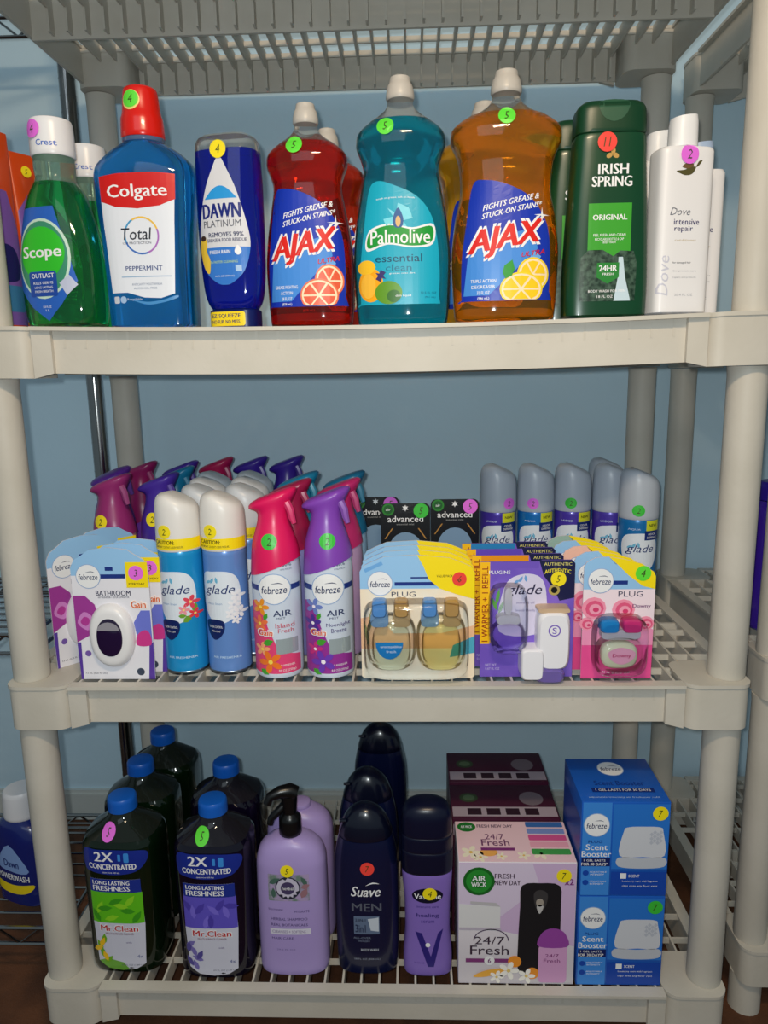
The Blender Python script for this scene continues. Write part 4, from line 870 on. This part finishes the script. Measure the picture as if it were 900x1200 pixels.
GS = (ink(96, 190, 30), ink(140, 210, 40), ink(60, 150, 30), ink(240, 190, 30), ink(110, 170, 30), ink(110, 170, 60))
LS = (ink(96, 84, 196), ink(120, 106, 214), ink(76, 64, 170), ink(84, 76, 150), ink(120, 110, 180), ink(206, 206, 222))
cleaner('floor cleaner bottle with green citrus label and pink sticker, front left', -.3575, .070, -2, GI, GS, 'pink')
cleaner('floor cleaner bottle with lavender label and green sticker, front row', -.2275, .062, 0, PI_, LS, 'green')
for lb, x, y, q in (('dark floor cleaner bottle with blue cap, second in the leftmost row', -.3655, .1645, GI), ('dark floor cleaner bottle with blue cap, third and furthest back in the leftmost row', -.3625, .258, GI), ('dark floor cleaner bottle with blue cap behind the lavender labelled one', -.2335, .1615, PI_)):
    T = cleaner(lb, x, y, 0, q, GS if q is GI else LS, full=False)
    B2 = Flat((0, -44, 0))

# ---- lavender pump shampoo
LAV = plast(168, 148, 206, .35)
def herbal(label, x, y, rz, pump):
    T = thing('pump_shampoo_bottle', label, 'bottle', (x, y, Z3), rz, 'lavender shampoo bottles')
    B = Loft(T, 'body', [(0, 42, 24, 3), (3, 47, 28, 3), (10, 48.5, 29, 3), (100, 48.5, 29.5, 3), (166, 48, 29, 2.8), (184, 44, 27, 2.5), (197, 33, 23, 2.3), (204, 18, 17, 2.1)], LAV, 44)
    if pump:
        Loft(T, 'pump_collar', [(204, 14, 14, 2), (206, 15.5, 15.5, 2), (228, 15, 15, 2), (232, 12, 12, 2), (236, 9, 9, 2)], BLACKPL, 32)
        bm = bmesh.new(); tube_bm(bm, [(0, 0, .233), (0, 0, .262)], [.0095, .0115], 18)
        tube_bm(bm, [(.010, 0, .2635), (.002, -.001, .2675), (-.012, -.006, .268), (-.024, -.012, .2645), (-.0275, -.014, .2555)], [.0095, .0105, .0085, .0065, .0055], 14)
        tube_bm(bm, [(-.006, 0, .247), (-.014, -.005, .240), (-.024, -.009, .231), (-.026, -.010, .223)], [.006, .0055, .005, .0045], 12)
        link('pump_head', frombm('pump_head', bm), BLACKPL, T)
    else: Loft(T, 'flip_cap', [(203, 16, 15, 2.1), (205, 17, 16, 2.1), (210, 16, 15, 2.1), (212, 12, 11, 2.1)], LAV, 36)
    fp = decal(B, 'floral_panel', rr(-29, 120, 27, 160, 1), mat('floral_ink', (110, 130, 120), .4, noise=((170, 150, 190), 90., 5.)), 0, T)
    decal(B, 'petal_print', [leaf(-20, 150, 18, 8, 30), leaf(-22, 132, 16, 7, 90), leaf(20, 150, 16, 7, 120)], ink(70, 100, 90), 1, fp); decal(B, 'petal_print', [leaf(20, 132, 16, 10, 60), leaf(22, 142, 12, 8, 20)], ink(150, 110, 120), 2, fp)
    em = decal(B, 'emblem_ring', ell(-2, 140, 17), ink(40, 44, 60), 3, fp); decal(B, 'emblem', star(-2, 140, 15.5, 12, 14), ink(196, 190, 210), 4, em); decal(B, 'emblem_core', ell(-2, 140, 9.5), ink(70, 60, 96), 5, em); text(B, 'herbal', -2, 140, 15, 5, WHITE, 6, em)
    text(B, 'bio:renew', -20, 107, 20, 3.6, ink(70, 56, 110), 0, T); text(B, 'HYDRATE', 16, 104, 20, 3.6, ink(70, 56, 110), 0, T); text(B, 'HERBAL SHAMPOO', -2, 92, 50, 4, ink(70, 56, 110), 0, T, .01); text(B, 'REAL BOTANICALS', -2, 83, 50, 4, ink(70, 56, 110), 0, T, .01)
    bar = decal(B, 'white_bar', rr(-29, 68, 27, 77), ink(214, 210, 226), 0, T); text(B, 'CLEANSES + SOFTENS', -3, 72.5, 46, 4, ink(120, 100, 150), 1, bar); text(B, 'HAIR CARE', -12, 62, 30, 3.6, ink(70, 56, 110), 0, T)
    text(B, '29.2 FL OZ', -8, 44, 26, 2.4, ink(110, 96, 150), 0, T)
    return T, B
T, B = herbal('lavender shampoo bottle with black pump and yellow sticker', -.1195, .054, 0, True)
sticker(B, T, -2, 166, 'yellow', '5', 9)
herbal('lavender shampoo bottle standing behind the pump bottle', -.117, .120, 0, False)

# ---- navy body wash
def navy_wash(label, x, y, full):
    T = thing('mens_body_wash', label, 'bottle', (x, y, Z3), 0, 'navy body wash bottles')
    B = Loft(T, 'body', [(0, 38, 24, 2.8), (3, 42, 28, 2.8), (60, 44, 29, 2.8), (130, 44.5, 29.5, 2.6), (170, 43, 28.5, 2.4), (192, 39.5, 26.5, 2.3), (202, 37, 25, 2.2)], plast(10, 18, 52, .25, .4), 44)
    Loft(T, 'cap', [(202.4, 36.4, 24.6, 2.2), (204, 36.8, 25, 2.2), (215, 34, 23.5, 2.2), (228, 28.5, 20.5, 2.2), (238, 21, 16, 2.1), (244, 13, 11, 2.1), (247, 5, 5, 2.)], plast(8, 12, 32, .25, .35), 40)
    tube('flip_tab', [(-.026, -.012, .228), (-.034, -.014, .229)], [.003, .0022], plast(8, 12, 32, .25, .35), T, 8)
    if full:
        text(B, 'Suave', 0, 132, 40, 15, WHITE, 0, T, .015, .3); decal(B, 'swash', sm([(0, 141), (10, 144), (19, 143), (10, 146)], 3), WHITE, 0, T)
        text(B, 'MEN', 1, 108, 40, 12, ink(90, 94, 108), 0, T, .03)
        gp = decal(B, 'grey_panel', rr(-17, 66, 18, 94, 1), ink(96, 112, 140), 0, T); text(B, '2-IN-1', -8, 88, 14, 4, ink(10, 16, 44), 1, gp, .02); text(B, '3in1', -8, 75, 14, 12, ink(20, 30, 66), 1, gp, .01)
        decal(B, 'hand_print', [(2, 90), (17, 92), (17, 70), (6, 72), (4, 82)], ink(196, 204, 216), 1, gp)
        text(B, 'ALL-OVER', -6, 60, 24, 3, ink(120, 130, 150), 0, T); text(B, 'WASH', -4, 55, 16, 3, ink(120, 130, 150), 0, T)
        text(B, 'BODY WASH', 4, 41, 24, 4, ink(190, 196, 206), 0, T, .01); text(B, '28 FL OZ (828 mL)', 0, 26, 36, 3.4, ink(150, 156, 170), 0, T)
    return T, B
T, B = navy_wash('navy blue body wash bottle with red sticker, front row', -.0165, .058, True)
sticker(B, T, 3, 167, 'red', '7', 9.5)
navy_wash('navy body wash bottle second in its row, behind the red stickered one', -.0185, .148, False)
navy_wash('navy body wash bottle furthest back, its dome just below the shelf beam', -.006, .292, False)

# ---- purple lotion with navy cap
T = thing('lotion_bottle', 'purple lotion bottle with tall navy cap and yellow sticker', 'bottle', (.0675, .050, Z3), 0)
B = Loft(T, 'body', [(0, 30, 20, 3), (3, 33.5, 23, 3), (20, 34, 24, 3), (70, 31, 23, 3), (110, 31.5, 23, 3), (155, 34.5, 24, 2.8), (158, 34, 23.5, 2.8)], plast(132, 106, 190, .35), 44)
NC = plast(10, 14, 40, .3)
Loft(T, 'cap', [(158.5, 34, 23.5, 2.8), (160, 35, 24.5, 2.8), (190, 35.5, 25, 2.7), (190.8, 34.8, 24.5, 2.7), (191.5, 35.5, 25, 2.7), (212, 35, 24.5, 2.6), (212.8, 34.3, 24, 2.6), (213.5, 34.8, 24.3, 2.6), (236, 34, 23.8, 2.5), (248, 30.5, 21.5, 2.4), (255, 23, 17, 2.3), (258.5, 11, 9, 2.2)], NC, 44)
ov = decal(B, 'black_oval', ell(0, 128, 21, 11.5), ink(14, 14, 40), 0, T); text(B, 'Vaseline', 0, 127, 36, 8, WHITE, 1, ov, .03); sticker(B, T, 3, 132, 'yellow', '4', 9.5)
text(B, 'intensive care', 0, 111, 30, 3.4, ink(60, 44, 130), 0, T); text(B, 'healing', 0, 97, 30, 7.5, ink(40, 30, 110), 0, T, .02); text(B, 'serum', 0, 88, 18, 4, ink(70, 50, 140), 0, T)
vv = decal(B, 'large_mark', [(-17, 72), (-8, 70), (4, 34), (14, 70), (21, 76), (8, 18), (0, 18)], ink(44, 34, 120), 0, T); decal(B, 'light_spot', ell(0, 52, 3.4, n=12), WHITE, 1, vv)
text(B, '20.3 FL OZ', -12, 24, 14, 2.2, ink(70, 50, 140), 0, T)

# ---- automatic spray boxes
def spray_box(label, x, y, rz, front, topm, sidem, full=True):
    T = thing('spray_kit_box', label, 'box', (x, y, Z3), rz, 'automatic spray kit boxes')
    w2, d, h = 78, 90, 186
    box_obj('carton', -w2/1000, w2/1000, 0, d/1000, 0, h/1000, sidem, T, .0012, 2)
    S = Flat((0, -.05, 0)); P = Flat((0, 0, h+.05), (1, 0, 0), (0, 1, 0))
    return T, S, P, w2, d, h
def aw_box(label, x, y, rz, fresh):
    T, S, P, w2, d, h = spray_box(label, x, y, rz, None, None, mat('carton_maroon', (70, 24, 48), .35) if not fresh else mat('carton_white', (226, 218, 226), .35))
    if fresh:
        tf = decal(P, 'top_print', rr(-w2+1, 1, w2-1, d-1), ink(244, 206, 214), 0, T)
        for cx, cz, r in ((-60, 20, 14), (-48, 10, 10), (34, 18, 12), (10, 14, 9), (-20, 12, 8)): flower(P, tf, cx, cz, r, ink(250, 240, 214), ink(236, 190, 90), 1)
        decal(P, 'orange_print', ell(-36, 20, 12, 8), ink(244, 176, 90), 1, tf)
        g = decal(P, 'logo_disc', ell(-62, 76, 13, 11), ink(30, 120, 40), 2, tf); text(P, 'AIR WICK', -62, 76, 16, 6, WHITE, 3, g, .02); text(P, 'FRESH NEW DAY', -22, 78, 50, 7, ink(90, 60, 90), 2, tf, .02)
        text(P, '24/7', -25, 54, 26, 12, ink(110, 50, 100), 2, tf); text(P, 'Fresh', -25, 41, 38, 14, ink(110, 50, 100), 2, tf, .01); decal(P, 'purple_bar', rr(-46, 24, 0, 30), ink(130, 50, 120), 2, tf)
        for i, cl in enumerate(((60, 110, 180), (130, 150, 210), (220, 90, 150), (240, 170, 190), (70, 160, 80))): decal(P, 'scent_bar', rr(22, 76-15*i, 74, 88-15*i, 2), ink(*cl), 2, tf)
        lv = decal(S, 'lilac_field', [(-w2+1, 96), (w2-1, 60), (w2-1, 185), (-w2+1, 185)], ink(206, 178, 214), 0, T)
        decal(S, 'pale_field', [(-w2+1, 110), (-20, 106), (30, 150), (20, 184), (-w2+1, 184)], ink(216, 200, 224), 1, lv)
        gd = decal(S, 'logo_ring', ell(-51, 158, 21), ink(24, 100, 34), 3, T); decal(S, 'logo_disc', ell(-51, 158, 17), ink(40, 140, 50), 4, gd); decal(S, 'logo_core', ell(-51, 158, 10), ink(24, 110, 40), 5, gd); text(S, 'AIR', -51, 162.5, 18, 8, WHITE, 6, gd, .03); text(S, 'WICK', -51, 153.5, 20, 7, WHITE, 6, gd, .03)
        text(S, 'FRESH', -17, 166, 26, 7, ink(60, 40, 60), 3, T, .02); text(S, 'NEW DAY', -13, 156, 34, 7, ink(60, 40, 60), 3, T, .02)
        # white table top and automatic dispenser picture
        decal(S, 'shelf_print', [(-w2+1, 88), (-22, 88), (-22, 120), (-w2+1, 124)], ink(222, 220, 222), 3, T); decal(S, 'shelf_shadow', [(-w2+1, 84), (-20, 84), (-22, 88), (-w2+1, 88)], ink(190, 180, 196), 3, T); decal(S, 'shelf_top', [(-62, 124), (-22, 120), (-28, 126), (-62, 128)], ink(190, 186, 190), 4, T)
        dp = decal(S, 'dispenser_print', sm([(4, 20), (2, 60), (4, 120), (6, 152), (30, 156), (56, 152), (58, 120), (58, 60), (56, 20), (30, 17)], 3), ink(28, 28, 32), 4, T); decal(S, 'nozzle_recess', sm([(22, 140), (30, 146), (40, 140), (38, 122), (30, 112), (24, 122)], 4), ink(60, 58, 60), 5, dp); decal(S, 'nozzle_shine', ell(30, 127, 5, 6), ink(160, 150, 140), 6, dp); decal(S, 'nozzle_tip', sm([(26, 122), (30, 110), (35, 122)], 4), ink(190, 186, 186), 6, dp)
        cn = decal(S, 'can_print', rr(30, 4, 68, 62, 5), ink(214, 160, 206), 6, T); decal(S, 'can_top', sm([(30, 60), (32, 78), (42, 87), (56, 87), (66, 78), (68, 60)], 4), ink(150, 70, 160), 7, cn); text(S, '24/7', 48, 46, 18, 5, ink(120, 40, 110), 7, cn); text(S, 'Fresh', 48, 38, 22, 6, ink(120, 40, 110), 7, cn)
        ar = [(-34+24*math.cos(PI*i/12), 68+18*math.sin(PI*i/12)) for i in range(13)]+[(-34+22.6*math.cos(PI*i/12), 68+16.6*math.sin(PI*i/12)) for i in range(12, -1, -1)]
        decal(S, 'arc_print', ar, ink(80, 60, 90), 3, T)
        text(S, '24/7', -36, 68, 40, 12, ink(60, 44, 60), 3, T); text(S, 'Fresh', -36, 53, 52, 14, ink(60, 44, 60), 3, T, .01); pb = decal(S, 'purple_bar', rr(-68, 34, -4, 40), ink(130, 60, 120), 3, T); decal(S, 'bar_badge', ell(-36, 37, 7), WHITE, 4, pb); text(S, '6', -36, 37, 4, 7, ink(110, 40, 110), 5, pb, .02)
        for cx, cz, r in ((-10, 22, 14), (14, 14, 12), (-26, 12, 10)): flower(S, T, cx, cz, r, ink(250, 246, 238), ink(230, 200, 120), 7)
        decal(S, 'orange_print', [ell(-2, 36, 9, 9), ell(22, 18, 9, 9)], ink(240, 150, 50), 5, T); decal(S, 'peel_print', sm([(-58, 12), (-40, 22), (-10, 26), (-14, 20), (-40, 12)], 4), ink(240, 176, 70), 5, T)
        xb = text(S, 'x2', 68, 158, 12, 9, ink(120, 40, 120), 4, T, .03); sticker(S, T, 61, 167, 'yellow', '7', 10, 5)
    else:
        g = decal(P, 'logo_disc', ell(-50, 54, 14, 12), ink(60, 74, 50), 1, T); decal(P, 'logo_core', ell(-50, 54, 9, 7), ink(90, 110, 80), 2, g); decal(P, 'grey_oval', ell(44, 52, 18, 18), ink(120, 106, 116), 1, T)
        st = decal(P, 'white_strip', rr(-w2+2, 6, w2-2, 30), ink(176, 160, 172), 1, T)
        for i in range(4): decal(P, 'dark_tile', rr(-54+28*i, 10, -34+28*i, 26), ink(50, 26, 40), 2, st)
        decal(S, 'white_strip', rr(-w2+2, 160, w2-2, 178), ink(176, 160, 172), 1, T); text(S, '24/7 Fresh', 42, 168, 36, 8, ink(70, 30, 60), 2, T, .02)
    return T
aw_box('white and lilac automatic spray kit box showing black dispenser, front row', .1865, .018, 0, True)
aw_box('dark maroon spray kit box standing directly behind the lilac box', .1835, .1135, 0, False)
aw_box('dark maroon spray kit box furthest back on the bottom shelf', .1845, .2110, 0, False)

# ---- stacked blue booster boxes
def booster(label, z, st, num):
    T = thing('scent_booster_box', label, 'box', (.3245, .018, z), 0, 'stacked blue boxes')
    w2, d, h = 57, 108, 137
    box_obj('carton', -w2/1000, w2/1000, 0, d/1000, 0, h/1000, mat('carton_blue', (26, 92, 190), .3, coat=.2), T, .0012, 2)
    S = Flat((0, -.05, 0)); P = Flat((0, 0, h+.05), (1, 0, 0), (0, 1, 0))
    decal(S, 'blue_panel', rr(-w2+2, 1, -18, h-1), ink(60, 136, 220), 0, T)
    decal(S, 'light_field', [(-16, 40), (w2-1, 40), (w2-1, 134), (-16, 134)], ink(40, 116, 206), 0, T)
    feb_logo(S, T, -37, 104, 16, 2)
    text(S, 'PLUG', -38, 80, 18, 4, ink(20, 50, 120), 2, T, .01); text(S, 'Scent', -36, 72, 28, 8.5, WHITE, 2, T, .02); text(S, 'Booster', -36, 62, 38, 8.5, WHITE, 2, T, .02)
    nb = decal(S, 'navy_bar', rr(-w2+2, 44, -18, 56), ink(16, 34, 96), 1, T); text(S, '1 GEL LASTS', -38, 52.6, 28, 3, WHITE, 2, nb, .01); text(S, 'FOR 30 DAYS*', -38, 47.2, 34, 4.4, WHITE, 2, nb, .03)
    for q in (34, 20): decal(S, 'dot_mark', ell(-49, q, 4, n=14), ink(20, 70, 170), 2, T); text(S, 'ADJUSTABLE', -33, q+1.4, 22, 2.4, WHITE, 2, T); text(S, 'INTENSITY', -34, q-2, 18, 2.4, WHITE, 2, T)
    dv = decal(S, 'device_print', sm([(-6, 60), (-2, 94), (4, 101), (26, 102), (45, 101), (49, 94), (52, 60), (24, 58)], 4), ink(206, 208, 216), 2, T); decal(S, 'device_base', sm([(-7, 44), (-7, 57), (22, 56), (52, 57), (52, 44), (22, 41)], 4), ink(190, 194, 204), 2, T)
    for i in range(4):
        for j in range(3): decal(S, 'texture_print', [(34+4*i, 76+6*j+(i % 2)*3), (37+4*i, 79+6*j+(i % 2)*3), (34+4*i, 82+6*j+(i % 2)*3), (31.5+4*i, 79+6*j+(i % 2)*3)], ink(184, 188, 200), 3, dv)
    db = decal(S, 'dark_band', rr(-16, 2, w2-1, 36), ink(20, 70, 170), 1, T); decal(S, 'white_mark', rr(-4, 26, 4, 34), WHITE, 2, db); text(S, 'SCENT', 14, 30, 14, 4, WHITE, 2, db, .02); text(S, 'boosts any room with fragrance', 22, 22, 46, 3.2, WHITE, 2, db); text(S, 'clips onto any floor vent', 22, 15, 46, 3.2, WHITE, 2, db)
    sticker(S, T, 44, 121, st, num, 10, 5)
    if z > Z3+.05:
        feb_logo(P, T, 0, 80, 17, 1); text(P, 'Scent Booster', 2, 44, 66, 11, ink(20, 50, 130), 1, T, .01); b = decal(P, 'navy_bar', rr(-38, 22, 44, 32), ink(16, 44, 120), 1, T); text(P, '1 GEL LASTS FOR 30 DAYS', 3, 27, 72, 5, WHITE, 2, b, .01); text(P, 'adjustable intensity air freshener refill', 0, 10, 92, 4, ink(190, 216, 244), 1, T)
        L = Flat((-w2-.05, 0, 0), (0, -1, 0), (0, 0, 1)); decal(L, 'side_panel', rr(-d+4, 20, -4, 110), ink(20, 70, 160), 0, T)
    return T
booster('blue boxed scent device with dark green sticker, lower of the stack', Z3, 'dgreen', '7')
booster('blue boxed scent device with yellow sticker, upper of the stack', Z3+.1374, 'yellow', '7')

# ================================================================== side shelves
T = thing('dish_wash_bottle', 'dark blue bottle with big white cap on the left wire rack', 'bottle', (-.5815, .205, -.4525), -20)
B = Loft(T, 'body', [(0, 44, 30, 2.8), (4, 49, 34, 2.8), (60, 50, 35, 2.8), (110, 48, 34, 2.6), (135, 38, 30, 2.4), (146, 24, 24, 2)], plast(20, 34, 110, .25, .3), 40)
Loft(T, 'cap', [(144, 27, 27, 2), (146, 28.5, 28.5, 2), (185, 26.5, 26.5, 2), (189, 24, 24, 2)], plast(226, 224, 228, .35), 36)
lab = decal(B, 'pale_triangle', sm([(-28, 70), (0, 108), (34, 66), (0, 62)], 4), ink(130, 160, 214), 0, T); text(B, 'Dawn', 2, 76, 30, 12, ink(20, 40, 110), 1, lab, .03)
text(B, 'POWERWASH', 2, 52, 62, 10, WHITE, 0, T, .03); decal(B, 'yellow_swoosh', sm([(-38, 40), (0, 38), (38, 42), (30, 28), (0, 22), (-34, 26)], 4), ink(244, 214, 30), 0, T)
T = thing('detergent_bottle', 'deep purple bottle on the second shelving unit at the right edge', 'bottle', (.599, .225, -.0036), 15)
B = Loft(T, 'body', [(0, 44, 30, 3), (4, 48, 34, 3), (60, 50, 35, 3), (140, 49, 34, 3), (180, 46, 32, 2.8), (192, 40, 28, 2.6)], plast(62, 30, 160, .25, .3), 40)
Loft(T, 'cap', [(192.5, 40, 28, 2.6), (194, 42, 29, 2.6), (216, 41, 28, 2.6), (220, 38, 26, 2.6)], plast(48, 26, 150, .3), 36)
decal(B, 'label', rr(-30, 30, 30, 150, 8), ink(84, 48, 190), 0, T)
